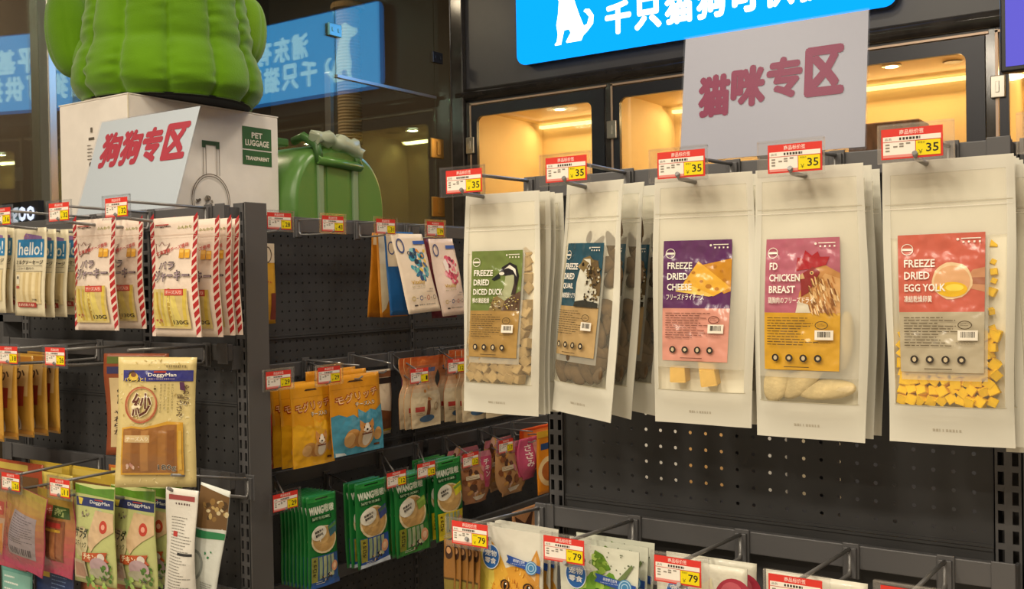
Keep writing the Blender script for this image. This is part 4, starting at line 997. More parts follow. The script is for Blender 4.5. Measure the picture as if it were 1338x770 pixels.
def art_white2(a):
    a.poly([(0, .02), (1, .05), (1, .33), (0, .36)], '#6e5232'); blot(a, .6, .18, .4, ['#8a6a3a', '#4a3824', '#b59a62', '#c8b890'], 22, 3, 1, .9); a.poly([(0, .37), (1, .36), (1, .41), (0, .44)], '#2c7a4c')
    a.ell(.25, .66, .28, .42, '#8d928c').ell(.26, .66, .2, .34, '#b9bdb4'); blot(a, .66, .56, .14, ['#2f7a4e'], 5, 6); a.lines(.5, .78, .95, .86, 4, '#7a7f7a', 5)
w2, _ = pack('white_treat_bag', 'Y', 1.17, 248, 292, 636, 800, '#c9ccc4', art_white2, 'white and green treat bag turned sideways next to the end post', th=.012, seed=6, roll=11, yaw=10, wav=.004, dims=(.066, .22))
w2.location = onY(281, 645, 1.185)
for px, py, w, col, lab in [(24, 603, 62, '#b4502c', 'orange snack pack at the back of the low row, left edge'), (62, 606, 60, '#bfa032', 'yellow snack pack at the back of the low row, second from the left edge'), (120, 612, 60, '#c0a23a', 'yellow snack pack behind the salad jerky bags'), (150, 612, 40, '#b8662c', 'orange snack pack behind the salad jerky bags'), (92, 616, 40, '#c8b45a', 'pale yellow snack pack behind the pink jerky bags')]:
    o, _ = pack('snack_pack', 'Y', 1.255, px - w / 2, px + w / 2, py, py + 120, col, lambda a: (a.rect(.08, .03, .7, .1, '#d9bf58'), a.rect(.1, .15, .9, .5, '#7a5a34')), lab, th=.01, seed=int(px), rough=.35)
    o.location.y += {24: 0, 62: .012, 120: .0, 150: .022, 92: -.03}[px]
def art_teal(a): a.rect(.05, .05, .95, .6, '#7fb0a4').lines(.1, .1, .6, .4, 4, '#d8e0d8', 3)
t1, _ = pack('teal_snack_pack', 'Y', 1.17, 2, 42, 744, 850, '#5f9488', art_teal, 'teal snack pack at the bottom left corner of the photo', th=.01, seed=3)
t2, _ = pack('blue_snack_pack', 'Y', 1.18, 44, 96, 738, 850, '#2c3c66', lambda a: (a.rect(.1, .1, .4, .16, '#c8a83c'), a.lines(.45, .08, .9, .3, 5, '#6f86b0', 2)), 'dark blue snack pack at the bottom edge under the pink bags', th=.01, seed=4)
t3, _ = pack('brown_snack_pack', 'Y', 1.20, 104, 190, 757, 850, '#96583a', lambda a: a.rect(.1, .1, .9, .4, '#b8805a'), 'brown snack pack at the bottom edge under the salad jerky bags', th=.01, seed=5)
for zz, pts in ((None, None),):
    rail('Y', LF, lx0 - .02, lx1 - .012, onY(290, 768, LF).z, 'rail at the bottom edge of the left end shelf', YL)
# goods of the next shelf beyond the left end
bx = empty('far_shelf', (-2.62, 1.70, 0), (0, 0, 0), 'dark shelf beyond the left end with pale boxes', 'shelf')
for z in (.9, 1.12, 1.33): onto(bx, box_obj, 'shelf_board', -2.9, -2.42, 1.6, 1.95, z - .02, z, STEEL, None)
onto(bx, box_obj, 'rear_panel', -2.9, -2.42, 1.93, 1.95, .1, 1.5, STEEL, None); onto(bx, box_obj, 'side_post', -2.44, -2.42, 1.6, 1.95, 0, 1.5, STEEL, None); onto(bx, box_obj, 'side_post', -2.9, -2.88, 1.6, 1.95, 0, 1.5, STEEL, None)
for x, z, h, col, lab in [(-2.55, 1.121, .10, '#7f95a8', 'pale blue carton on the far shelf'), (-2.74, 1.121, .08, '#b9b6a8', 'off white carton on the far shelf'), (-2.58, 1.331, .13, '#6c6644', 'olive carton on the upper board of the far shelf'), (-2.56, .901, .16, '#a08a5c', 'tan carton on the lowest board of the far shelf')]:
    bm = bmesh.new(); box(bm, -.08, .08, -.07, .07, 0, h, .004); box(bm, -.081, .081, -.02, .02, h - .002, h + .0005); o = obj('carton', bm, mat('card ' + col, col, .6)); o.location = (x, 1.73, z); tag(o, lab, 'box')

# --- aisle side, top row
MB = -1.63
def art_wdog(tint):
    def f(a):
        if tint == 'b': blot(a, .62, .40, .30, ['#2f6f8c', '#3f97a8', '#1f4a78', '#5fb0a4', '#e0b83c', '#88c0c0'], 46, 3, .85, 1.1); blot(a, .78, .25, .14, ['#e0b83c', '#d88a2c'], 8, 4)
        else: blot(a, .64, .42, .30, ['#c83a5a', '#e27a8c', '#a82f4c', '#f0b0b4', '#d8566c'], 46, 5, .8, 1.2)
        a.ell(.56, .36, .07, .06, '#26303c' if tint == 'b' else '#8a2438').ell(.50, .30, .03, .03, '#1c2226').ell(.74, .30, .03, .03, '#1c2226')
        if tint != 'b': a.poly([(.38, .30), (.5, .26), (.54, .36), (.46, .46), (.38, .40)], '#ecdcd2')
        a.ring(.20, .15, .12, .16, .035, '#34487c').rect(.62, .09, .98, .135, '#3459a4'); a.text('Gina', .34, .22, .62, .28, '#3c3f4a', .02) if tint == 'b' else None
        a.text('Vitality', .22, .60, .62, .66, '#c09a3c', .02); a.bars(.22, .672, .6, .685, 10, '#b8a884', 2); a.bars(.70, .71, .86, .73, 4, '#6a6058', 3); a.bars(.60, .745, .86, .755, 8, '#8a8072', 5)
        for k in range(4): a.ring(.20 + .21 * k, .825, .05, .05, .015, ['#b8a03c', '#3a4a7c', '#b8603c', '#7a6a5c'][k], 12); a.bars(.27 + .21 * k, .82, .33 + .21 * k, .832, 3, '#8a8072', k)
        a.rect(.18, .90, .28, .92, '#4a4038'); a.bars(.32, .90, .82, .915, 12, '#7a7064', 6)
    return f
MR1 = 'on the hook with the tag reading 31'
b1, _ = pack('dog_food_pouch', 'X', -1.60, 511, 552, 306, 412, '#e6d3bb', art_wdog('b'), 'cream pouch with a blue watercolour dog, hanging out in front', th=.008, hole=.008, pitch=15, seed=3, roll=-2)
b2, _ = pack('dog_food_pouch', 'X', -1.63, 502, 540, 303, 412, '#1f5a94', lambda a: a.rect(.05, .02, .95, .42, '#dccbb0').ring(.2, .2, .12, .15, .03, '#34487c'), 'blue pouch with cream top right behind the blue watercolour dog pouch', th=.008, hole=.008, pitch=5, seed=4)
b3, _ = pack('dog_food_pouch', 'X', -1.655, 492, 528, 303, 414, '#c07a1c', lambda a: a.rect(.05, .02, .95, .38, '#dccbb0').poly([(.05, .38), (.6, .38), (.2, .9), (.05, .95)], '#dcc8a4'), 'orange pouch with cream top, third behind the blue watercolour dog', th=.008, hole=.008, pitch=2, seed=5)
b4, _ = pack('dog_food_pouch', 'X', -1.68, 486, 516, 306, 415, '#b87418', lambda a: a.rect(.05, .02, .95, .14, '#d6c19a'), 'plain orange pouch, rearmost behind the blue watercolour dog', th=.008, hole=.008, pitch=-3, seed=6, roll=3)
b5, _ = pack('dog_food_pouch', 'X', -1.60, 560, 592, 312, 414, '#e8d0bf', art_wdog('p'), 'cream pouch with a pink watercolour dog, partly behind the diced duck bag', th=.008, hole=.008, pitch=11, seed=7, roll=-2)
b6, _ = pack('dog_food_pouch', 'X', -1.64, 555, 588, 312, 416, '#6a2030', lambda a: a.rect(.1, .05, .9, .3, '#8a3a44'), 'dark red pouch hidden behind the pink watercolour dog pouch', th=.008, hole=.008, pitch=6, seed=8)
yb, _ = pack('dog_food_pouch', 'X', -1.69, 320, 358, 318, 424, '#cf9a24', lambda a: a.rect(.0, .0, 1, .24, '#ddcdb4').ring(.75, .14, .16, .22, .03, '#5a4a3c').rect(.8, .62, 1, .95, '#7a3428') and blot(a, .75, .5, .1, ['#a8342c'], 5, 2), 'yellow pouch with cream top peeking out beside the end post', th=.008, hole=.006, seed=2)

# --- aisle side, second row
def art_corgi(bot):
    def f(a):
        a.rect(.03, .17, .97, .172, '#9a5a1c').poly([(.38, .075), (.62, .075), (.66, .095), (.34, .095)], '#3a2410')
        a.text('モグリッチ', .08, .22, .94, .33, '#a8401c', .06, 0, -.10).text('モグリッチ', .09, .225, .93, .325, '#f0c48a', .01, 0, -.10); a.text('チーズ入り', .42, .35, .84, .41, '#4a2c1c', .05).text('チーズ入り', .425, .353, .835, .407, '#f4e6cc', .01)
        a.poly([(.0, .50), (.12, .48), (.24, .52), (.36, .50), (.44, .55), (.46, .44), (.6, .50), (.72, .46), (.84, .49), (1, .42), (1, 1), (0, 1)], bot)
        if bot == '#4a96b0': a.poly([(.03, .95), (.2, .965), (.24, .995), (.03, .995)], '#cfd8d8')
        x, y = .60, .68
        a.ell(.34, .80, .15, .13, '#c08a48').ell(.28, .81, .10, .10, '#d8a868').ell(.5, .83, .13, .10, '#b57c3c').ell(.86, .79, .09, .09, '#d0a060')
        a.ell(x, y + .11, .17, .17, '#d9a765').ell(x + .02, y + .12, .10, .13, '#eadfcb')
        a.poly([(x - .15, y - .02), (x - .14, y - .10), (x - .05, y - .05), (x + .06, y - .05), (x + .14, y - .10), (x + .16, y - .02), (x + .12, y + .05), (x, y + .08), (x - .12, y + .05)], '#c98a44')
        a.poly([(x - .02, y - .05), (x + .03, y - .05), (x + .09, y + .04), (x, y + .075), (x - .08, y + .04)], '#efe4d2'); a.ell(x - .06, y, .014, .014, '#241a14').ell(x + .07, y, .014, .014, '#241a14').ell(x, y + .03, .022, .016, '#241a14'); a.poly([(x - .12, y + .075), (x + .12, y + .075), (x + .1, y + .09), (x - .1, y + .09)], '#7a3a24')
        a.rect(.78, .91, .9, .935, '#5a3416')
    return f
k1, _ = pack('corgi_treat_pouch', 'X', -1.60, 379, 431, 500, 608, '#dd9a1f', art_corgi('#e0a620'), 'orange and yellow treat pouch with a cartoon dog', th=.012, hole=.010, pitch=3, seed=3, rough=.3, pm=PRINT_GLOSS)
behind(k1, 2, [.032, .058], 'orange treat pouch', 'behind the yellow cartoon dog pouch', 'X', rnd=4)
k2, _ = pack('corgi_treat_pouch', 'X', -1.585, 430, 496, 489, 592, '#d9921e', art_corgi('#4a96b0'), 'orange and blue treat pouch with a cartoon dog', th=.013, hole=.010, pitch=3, seed=5, rough=.3, pm=PRINT_GLOSS)
behind(k2, 2, [.04, .07], 'orange treat pouch', 'behind the blue cartoon dog pouch', 'X', rnd=6, lift=.006)
k3, _ = pack('brown_white_treat_bag', 'X', -1.66, 470, 510, 484, 570, '#d6c4a8', lambda a: a.rect(0, .03, 1, .12, '#8a5a3c').rect(0, .13, 1, .22, '#2e2622').poly([(0, .62), (.5, .60), (1, .66), (1, .95), (0, .93)], '#7a4a2a').rect(.0, .92, 1, .95, '#c0a030'), 'white and brown treat bag behind the blue cartoon dog pouch', th=.01, seed=4, wav=.003)
bone = lambda v: 1.0 - .30 * math.exp(-((v - .34) / .13) ** 2) - .08 * max(0, .1 - v) * 10 * .3
def art_red(a): a.poly([(.1, .1), (.9, .08), (.7, .5), (.3, .6)], '#e0b070').ell(.6, .72, .3, .4, '#d8604c').ell(.6, .92, .18, .14, '#f0c0a0')
r1, _ = pack('red_treat_pouch', 'X', -1.69, 320, 362, 512, 616, '#d2483a', art_red, 'red treat pouch peeking out beside the end post in the second row', th=.012, seed=2, shape=lambda v: 1 - .22 * math.exp(-((v - .42) / .1) ** 2), rough=.3)
def art_bone(a):
    grad(a, '#c8602c', '#d8c8a8', 10, .0, .55); a.rect(0, .55, 1, 1, '#d9c7a4'); a.rect(.2, .16, .86, .22, '#5a6a94'); blot(a, .5, .45, .22, ['#c88a4c', '#e2b47c', '#b8703c'], 10, 3, .6, 1.4)
    a.poly([(.46, .62), (.56, .62), (.58, .86), (.44, .86)], '#7a4428').ell(.5, .88, .26, .08, '#4a6a8c').rect(.1, .70, .36, .77, '#b03c34').lines(.12, .79, .4, .84, 2, '#7a5a4a', 3); a.ring(.78, .72, .09, .09, .02, '#a88a6a')
n1, _ = pack('bone_shaped_pack', 'X', -1.60, 536, 574, 466, 558, '#cf9a68', art_bone, 'bone shaped orange snack pack in front, below the tag reading 1', th=.009, hole=.01, seed=5, shape=bone, rough=.25, pm=PRINT_GLOSS)
behind(n1, 2, [.02, .036], 'bone shaped snack pack', 'below the tag reading 1', 'X', rnd=4)
n4, _ = pack('purple_treat_pack', 'X', -1.655, 524, 560, 470, 558, '#7c3a5c', lambda a: grad(a, '#a04468', '#7a3c58', 4), 'purple treat pack rearmost on the hook with the tag reading 1', th=.008, seed=6)
n2, _ = pack('bone_shaped_pack', 'X', -1.655, 570, 606, 462, 548, '#c8865a', art_bone, 'bone shaped orange snack pack left of the diced duck bag', th=.009, hole=.01, seed=7, shape=bone, rough=.25, pm=PRINT_GLOSS)
behind(n2, 1, [-.022], 'bone shaped snack pack', 'left of the diced duck bag', 'X', rnd=5)
n3, _ = pack('bone_shaped_pack', 'X', -1.60, 603, 640, 456, 549, '#cdb190', art_bone, 'bone shaped snack pack showing its foot below the diced duck bag', th=.009, seed=8, shape=bone, rough=.25, pm=PRINT_GLOSS)
behind(n3, 2, [.02, .04], 'bone shaped snack pack', 'mostly hidden by the diced duck bag', 'X', rnd=7)
n5, _ = pack('bone_shaped_pack', 'X', -1.58, 634, 668, 452, 544, '#d0bfa0', art_bone, 'bone shaped snack pack behind the bottom right of the diced duck bag', th=.009, seed=9, shape=bone, rough=.25)

# --- aisle side, third row
def art_wang(v):
    def f(a):
        a.rect(.04, .02, .96, .075, '#2a8a3c').rect(.30, .035, .72, .05, '#0e3a1c')
        a.text('WANG', .08, .125, .55, .205, '#e2e8d4', .05); a.text('嗷嗷', .57, .115, .90, .20, '#d8e0c8', .026); a.rect(.12, .225, .80, .275, '#0c4a22'); a.text('猫咪专用湿粮', .15, .232, .77, .268, '#a8c09a', .02)
        a.ell(.52, .49, .43, .34, '#d8c79c').ell(.52, .485, .385, .30, '#b9945a').ell(.45, .47, .2, .14, '#c8a468')
        a.poly([(.64, .36), (.93, .31), (.96, .43), (.70, .48)], v[0]).poly([(.66, .37), (.93, .325), (.94, .36), (.68, .40)], v[1])
        a.ell(.34, .41, .25, .17, '#e9e4d2', 20, -.25).poly([(.32, .46), (.42, .45), (.36, .51)], '#e9e4d2'); a.text('鲜嫩多汁', .20, .375, .48, .405, '#3c3226', .03, 0, -.2).text('营养好吃', .22, .415, .46, .445, '#3c3226', .03, 0, -.2)
        a.rect(.06, .655, .94, .985, v[2]).rect(.07, .66, .26, .93, v[3]); a.vtext('多种口味', .12, .68, .21, .88, '#3a2c14', .02)
        for k in range(4): a.poly([(.29 + .13 * k, .67), (.385 + .13 * k, .665), (.40 + .13 * k, .90), (.31 + .13 * k, .91)], '#a8b08a' if k % 2 else '#8fa07c'); a.layer -= .94
        a.layer += 1; blot(a, .55, .90, .16, ['#4a3a2c', '#c8b89c', '#8a6a44', '#2c2a28'], 12, 3, 1, .6); a.ell(.80, .80, .11, .13, '#d89a74').ell(.80, .80, .06, .07, '#e9c4a0'); a.lines(.2, .93, .5, .97, 2, '#d8d8c8', 4)
        if v[4]: a.poly([(.04, .955), (.5, .965), (.96, .94), (.98, .995), (.02, .995)], v[4])
    return f
VA = ('#3f6a74', '#5a8a4c', '#33568c', '#8a8a3c', '#33589a'); VB = ('#44508a', '#4c6a5c', '#2c4f94', '#8f8a34', '#bcc6d0'); VC = ('#7a9a3c', '#8fae4a', '#3a7a34', '#84882c', None); VD = ('#c8c02c', '#7a9a3c', '#d8c02a', '#c8b424', None)
GR = '#1e7434'
g1, _ = pack('green_stick_pack', 'X', -1.58, 400, 438, 646, 766, GR, art_wang(VA), 'green stick pack with blue foot, front of the long stack by the end post', th=.005, hole=.006, pitch=1.5, seed=3, rough=.28, pm=PRINT_GLOSS)
behind(g1, 7, [.012, .0235, .035, .0465, .058, .0695, .081], 'green snack stick pack', 'of the long stack by the end post', 'X', rnd=4, jit=.12)
g2, _ = pack('green_stick_pack', 'X', -1.585, 463, 505, 628, 738, GR, art_wang(VB), 'green snack stick pack with silver foot, front of the second stack', th=.005, hole=.006, pitch=2, seed=5, rough=.28, pm=PRINT_GLOSS)
behind(g2, 2, [.020, .034], 'green snack stick pack', 'of the second stack', 'X', rnd=6, jit=.3)
g3, _ = pack('green_stick_pack', 'X', -1.585, 513, 556, 619, 723, GR, art_wang(VC), 'all green snack stick pack, front of the third stack', th=.005, hole=.006, pitch=3, seed=6, rough=.28, pm=PRINT_GLOSS)
behind(g3, 2, [.014, .028], 'green snack stick pack', 'of the third stack', 'X', rnd=7, jit=.3)
g4, _ = pack('green_stick_pack', 'X', -1.585, 566, 601, 600, 704, GR, art_wang(VD), 'green snack stick pack with yellow foot, front of the fourth stack', th=.005, hole=.006, pitch=2, seed=8, rough=.28, pm=PRINT_GLOSS)
behind(g4, 4, [.018, .034, .05, .066], 'green snack stick pack', 'of the fourth stack', 'X', rnd=8)
leg = lambda v: .55 + .45 * math.sin(PI * min(1, .12 + v * .95)) ** .6
def art_meat(a):
    a.poly([(.0, .0), (1, .0), (1, .16), (.0, .14)], '#c87a88').poly([(.62, .1), (.98, .12), (.9, .75), (.66, .7)], '#c04a6a'); a.vtext('チキン', .72, .16, .88, .52, '#f0dcd4', .03); blot(a, .38, .45, .32, ['#c8924a', '#8a5430', '#5c3c2c', '#d8a860', '#c47a78', '#e2b8a0'], 26, 3, .9, 1.3); a.rect(.15, .42, .5, .50, '#d8c8a8').lines(.18, .44, .47, .49, 2, '#7a3a34', 3)
    a.poly([(.3, .86), (.75, .84), (.7, .93), (.42, .95)], '#e0d2bc')
m1, _ = pack('meat_treat_pack', 'X', -1.60, 599, 643, 592, 657, '#b07a54', art_meat, 'glossy pink and brown meat treat pack next to the fourth green stack', th=.014, hole=.008, seed=3, shape=leg, rough=.16, pm=PRINT_GLOSS, wav=.004)
behind(m1, 1, [.04], 'pink and brown meat treat pack', 'next to the fourth green stack', 'X', rnd=3, lift=.01)
m2, _ = pack('meat_treat_pack', 'X', -1.60, 645, 688, 578, 646, '#b88a5c', art_meat, 'glossy pink and brown meat treat pack under the tag reading 17', th=.014, hole=.008, seed=6, shape=leg, rough=.16, pm=PRINT_GLOSS, wav=.004)
behind(m2, 1, [.04], 'pink and brown meat treat pack', 'under the tag reading 17', 'X', rnd=5, lift=.008)
m3, _ = pack('pink_treat_pack', 'X', -1.59, 676, 704, 572, 626, '#c05070', lambda a: (a.vtext('ささみ', .3, .15, .6, .7, '#f0d8d0', .03), a.rect(.7, .1, .95, .8, '#d8a090')), 'narrow pink treat pack left of the orange pouch by the shelf edge', th=.01, seed=7, shape=leg, rough=.2)
m4, _ = pack('orange_treat_pouch', 'X', -1.57, 702, 745, 560, 641, '#e08a1c', lambda a: (a.rect(.1, .2, .45, .3, '#2c4a7c'), a.ell(.3, .65, .28, .24, '#e8c890'), a.ell(.3, .65, .2, .16, '#a85c24'), a.rect(.0, .0, 1, .1, '#e0b030')), 'orange treat pouch cut by the left edge of the right shelf', th=.01, seed=8, rough=.3)
m5, _ = pack('orange_treat_pouch', 'X', -1.66, 680, 730, 556, 600, '#d8501c', lambda a: a.rect(.1, .1, .9, .3, '#e87a30'), 'red orange pouch top behind the meat treat packs', th=.01, seed=9, rough=.3)
m6, _ = pack('brown_treat_pack', 'X', -1.58, 669, 701, 664, 730, '#b88458', lambda a: (a.poly([(.1, .1), (.5, .3), (.9, .05), (.7, .5), (.2, .5)], '#4a2c1c'), a.rect(.2, .6, .8, .8, '#d0a884')), 'brown patterned treat pack seen above the cat treat bags', th=.008, seed=2)

# --- right shelf, low row
def art_cat(a):
    a.poly([(0, 0), (1, 0), (1, .30), (.75, .34), (.3, .30), (0, .1)], '#dad7c8'); a.poly([(.0, .06), (.14, .16), (.28, .34), (.40, .45), (.3, .8), (0, 1)], '#d9c65a').poly([(0, .3), (.16, .45), (.1, .9), (0, .95)], '#c9b848')
    rn = random.Random(4)
    a.ell(.62, .58, .40, .46, '#d69a34', 28); a.poly([(.30, .50), (.20, .12), (.30, .18), (.50, .36)], '#d8a63a').poly([(.74, .34), (.90, .13), (.96, .22), (.95, .48)], '#c98e3a').poly([(.80, .32), (.89, .18), (.92, .25), (.90, .38)], '#dcb888')
    for k in range(150):
        t = rn.uniform(0, 6.28); d = rn.uniform(.05, 1); x = .62 + .40 * d * math.cos(t); y = .56 + .26 * d * math.sin(t)
        dx, dy = math.cos(t) * .05, math.sin(t) * .035
        if 0.02 < x < .94 and .28 < y < .93: a.poly([(x - dy * .3, y), (x + dx, y + dy), (x + dy * .3, y + .004)], rn.choice(['#e8b848', '#b8741e', '#f0cf78', '#c8862a', '#a85f18', '#e2a030'])); a.layer -= .94
    a.layer += 1
    for x in (.47, .82):
        a.ell(x, .44, .075, .066, '#2b190c', 18, .25).ell(x + .003, .443, .055, .055, '#9a6420', 18).ell(x + .003, .443, .024, .048, '#120c08', 14).ell(x + .018, .43, .012, .012, '#f4f0e8', 8)
    a.poly([(.60, .56), (.70, .56), (.65, .60)], '#b0685a'); blot(a, .65, .68, .18, ['#efe6d4', '#e8d8b8'], 12, 3, 1, .5)
def badge(a, x=.22, y=.24):
    a.ell(x, y, .14, .155, '#dfe6ea', 28).ell(x, y, .128, .143, '#2a66b0', 28); a.text('宠物', x - .09, y - .052, x + .09, y - .006, '#eef2f4', .03).text('零食', x - .09, y + .006, x + .09, y + .052, '#eef2f4', .03)
    a.poly([(.47, .200), (.99, .25), (.99, .31), (.47, .262), (.50, .232)], '#2a4f9c'); a.text('萌宠零食世界', .58, .226, .76, .250, '#d9e0ea', .01, 0, .06); a.bars(.55, .258, .78, .264, 12, '#b0bcd4', 3)
    a.ell(.86, .272, .085, .085, '#3f7fb0', 24).ring(.86, .272, .075, .075, .012, '#a4c4da').ring(.86, .272, .045, .045, .012, '#a4c4da', 16)
def art_cat1(a): art_cat(a); badge(a)
def art_green(a):
    a.poly([(0, 0), (1, 0), (1, 1), (0, 1)], '#d6d8c6'); a.poly([(.30, 1), (.26, .7), (.32, .48), (.40, .34), (.52, .28), (.64, .33), (.76, .42), (.86, .5), (.96, .62), (.98, 1)], '#4f7d20').poly([(.40, .14), (.46, .03), (.56, .06), (.66, .16), (.55, .20)], '#6b8f2c'); blot(a, .55, .52, .42, ['#4c7a1e', '#6a9a2c', '#86b43c', '#3c641a', '#a2c454', '#5c8a24'], 90, 4, .85, 1.0); blot(a, .52, .14, .16, ['#5c8424', '#84a63c', '#a8c460'], 16, 5, .7, .8)
    a.poly([(.66, .30), (.92, .10), (.94, .12), (.74, .33)], '#6a7a4c'); rn = random.Random(3)
    for k in range(14): a.ell(rn.uniform(.5, .95), rn.uniform(.03, .2), .008, .008, '#3a4a20', 6); a.layer -= .94
    a.layer += 1; badge(a, .22, .24)
def art_red2(a):
    a.ell(.86, .22, .20, .20, '#a83244', 26).ell(.84, .19, .12, .12, '#c25a66', 18); a.poly([(.2, .3), (.62, .10), (.7, .4), (.3, .6)], '#e3dcb8'); badge(a, .25, .24)
for o, z, nm in ((k2, 1.226, 'blue corgi pouch'), (n3, 1.226, 'bone packs under the diced duck bag'), (n5, 1.226, 'rightmost bone pack'), (m3, .986, 'narrow pink treat pack'), (m4, .986, 'orange pouch by the shelf edge')):
    hook('X', MF, o.location.y, z, o.location + Vector((.02, 0, .018)), None, 'wire hook without a tag carrying the %s' % nm, r=.0021, low=-.018)
LOWG = 'cat treat bags on the right lower rail'
d1, _ = pack('cat_treat_bag', 'Y', 1.262, 628, 706, 689, 850, '#d8d4c4', art_cat1, 'cream treat bag with an orange cat face and blue badge', th=.012, hole=.014, seed=3, rough=.35, group=LOWG, dims=(.118, .185), roll=.5, pitch=1)
d1.location = onY(668, 704, 1.262)
behind(d1, 2, [.022, .04], 'cream treat bag with orange cat face', 'on the first 79 hook', rnd=3)
d2, _ = pack('cat_treat_bag', 'Y', 1.262, 724, 836, 716, 850, '#d6d8c6', art_green, 'cream treat bag with green leaves and blue badge, front of the second 79 hook', th=.012, hole=.014, seed=4, rough=.35, group=LOWG, dims=(.128, .185), pitch=1)
d2.location = onY(782, 727, 1.255)
behind(d2, 2, [.03, .05], 'cream treat bag with green leaves', 'on the second 79 hook', rnd=4, lift=.002)
d3, _ = pack('cat_treat_bag', 'Y', 1.262, 850, 960, 740, 850, '#d9d5c2', art_red2, 'cream treat bag with a red ball and blue badge on the third 79 hook', th=.012, hole=.014, seed=6, rough=.35, group=LOWG, dims=(.130, .185), pitch=1)
d3.location = onY(916, 749, 1.262)
behind(d3, 1, [.03], 'cream treat bag with a red ball', 'on the third 79 hook', rnd=5)
d4, _ = pack('cat_treat_bag', 'Y', 1.262, 990, 1100, 758, 850, '#d9d5c2', lambda a: badge(a, .25, .26), 'plain cream treat bag on the fourth 79 hook', th=.012, hole=.014, seed=7, rough=.35, group=LOWG, dims=(.130, .185), pitch=1)
d4.location = onY(1066, 768, 1.262)
for k in range(5):
    px = 585 + 8.6 * k
    o, _ = pack('narrow_brown_pack', 'Y', 1.245, px - 4, px + 10, 712, 800, '#8a5f2c', lambda a: (a.ell(.5, .12, .34, .45, '#3a2418'), a.ell(.5, .10, .2, .22, '#b88a60'), a.rect(.1, .4, .9, .98, '#7a6a2c'), a.rect(.1, .38, .9, .40, '#4a3818')), 'narrow brown stick pack, %s from the left under the leftmost 79 tag' % ['first', 'second', 'third', 'fourth', 'fifth'][k], th=.005, hole=.008, seed=k, dims=(.0235, .15), yaw=-12, rough=.3)
    o.location = onY(px + 2, 713 + k * 1.2, 1.235 + .002 * k)

# pale packs added behind the right shelf so its holes show bright dots
rail('Y', 2.20, -1.16, -.54, 1.335, 'rail behind the right end shelf, seen only through its holes', 2.26)
for k, (x, col, nm) in enumerate([(-1.075, '#e9e4da', 'white'), (-.955, '#e0b070', 'amber'), (-.83, '#ece8e0', 'pale grey'), (-.705, '#d8c8a8', 'cream')]):
    o, _ = pack('hole_backdrop_pack', 'Y', 2.18, 800, 840, 500, 600, col, lambda a: a.rect(.1, .1, .9, .3, '#c8786a'), '%s snack pack behind the right end shelf, glimpsed through its holes' % nm, th=.012, seed=k, dims=(.115, .40))
    o.location = Vector((x, 2.175, 1.30))
    hook('Y', 2.20, x, 1.335, Vector((x, 2.13, 1.325)), None, 'short wire hook of the %s pack behind the right end shelf' % nm, low=-.018)
# ------------------------------------------------------------------ things on top of the shelves
DECK = 1.559
# white carton of the pet trolley
bY = 1.485
A0 = onY(77, 137, bY); A1 = onY(167, 122, bY); bx0, bx1, bz = A0.x, A1.x, A1.z
bdep = onX(363, 152, bx1).y - bY
pb_ = empty('luggage_box', ((bx0 + bx1) / 2, bY + bdep / 2, DECK + .001), (0, 0, 0), 'white pet luggage carton with green panel, carrying the plush cactus', 'box')
CARD = mat('white card', '#e6dfd6', .65, 0, .25, noise=.03, nscale=30)
def ontop(root, o): o.parent = root; o.location = -root.location; return o
ontop(pb_, box_obj('carton_body', bx0, bx1, bY, bY + bdep, DECK + .0005, bz, CARD, None, .004))
bm = bmesh.new(); box(bm, bx0 - .0008, bx1 + .0008, bY - .001, bY + bdep + .001, bz - .001, bz + .0022, .0008); ontop(pb_, obj('lid_flap', bm, CARD))
bm = bmesh.new(); box(bm, (bx0 + bx1) / 2 - .03, (bx0 + bx1) / 2 + .03, bY - .0016, bY + bdep, bz + .0022, bz + .0032); box(bm, bx1 - .002, bx1 + .0012, bY - .0008, bY + .0012, DECK + .01, bz); ontop(pb_, obj('packing_tape', bm, mat('clear tape', '#d6ccb4', .25)))
bh = bz - DECK
a = Art(bdep, bh)
ta = lambda px, py: ((onX(px, py, bx1).y - bY) / bdep, (bz - onX(px, py, bx1).z) / bh)
q = [ta(316, 164), ta(354, 170), ta(355, 219), ta(317, 214)]
yy0, yy1, xx0, xx1 = (q[0][1] + q[1][1]) / 2, (q[2][1] + q[3][1]) / 2, q[0][0], q[1][0]
ym = yy0 + (yy1 - yy0) * .60
a.rect(xx0, yy0, xx1, ym - .006, '#3a6238').rect(xx0, ym + .006, xx1, yy1, '#3a6238')
dx, dy = xx1 - xx0, ym - yy0
a.text('PET', xx0 + dx * .32, yy0 + dy * .24, xx0 + dx * .68, yy0 + dy * .47, '#e3dccb', .035).text('LUGGAGE', xx0 + dx * .10, yy0 + dy * .57, xx0 + dx * .90, yy0 + dy * .82, '#e3dccb', .035)
a.text('TRANSPARENT', xx0 + dx * .10, ym + (yy1 - ym) * .44, xx0 + dx * .90, ym + (yy1 - ym) * .68, '#e3dccb', .04)
h0, h1 = ta(263, 183), ta(286, 187); c0 = ta(275, 262)
LNC = '#6d5f52'
a.rect(h0[0], h0[1], h1[0], h0[1] + .035, '#3a5236').rect(h0[0], h0[1], h0[0] + .025, h0[1] + .06, '#3a5236').rect(h1[0] - .025, h0[1], h1[0], h0[1] + .06, '#3a5236')
for x in (h0[0] + .004, h0[0] + .022, h1[0] - .024, h1[0] - .006): a.rect(x, h0[1] + .06, x + .004, c0[1] - .215, LNC)
a.ring(c0[0], c0[1] + .0, .130, .145, .005, LNC, 40).ring(c0[0], c0[1] + .0, .118, .132, .004, LNC, 40)
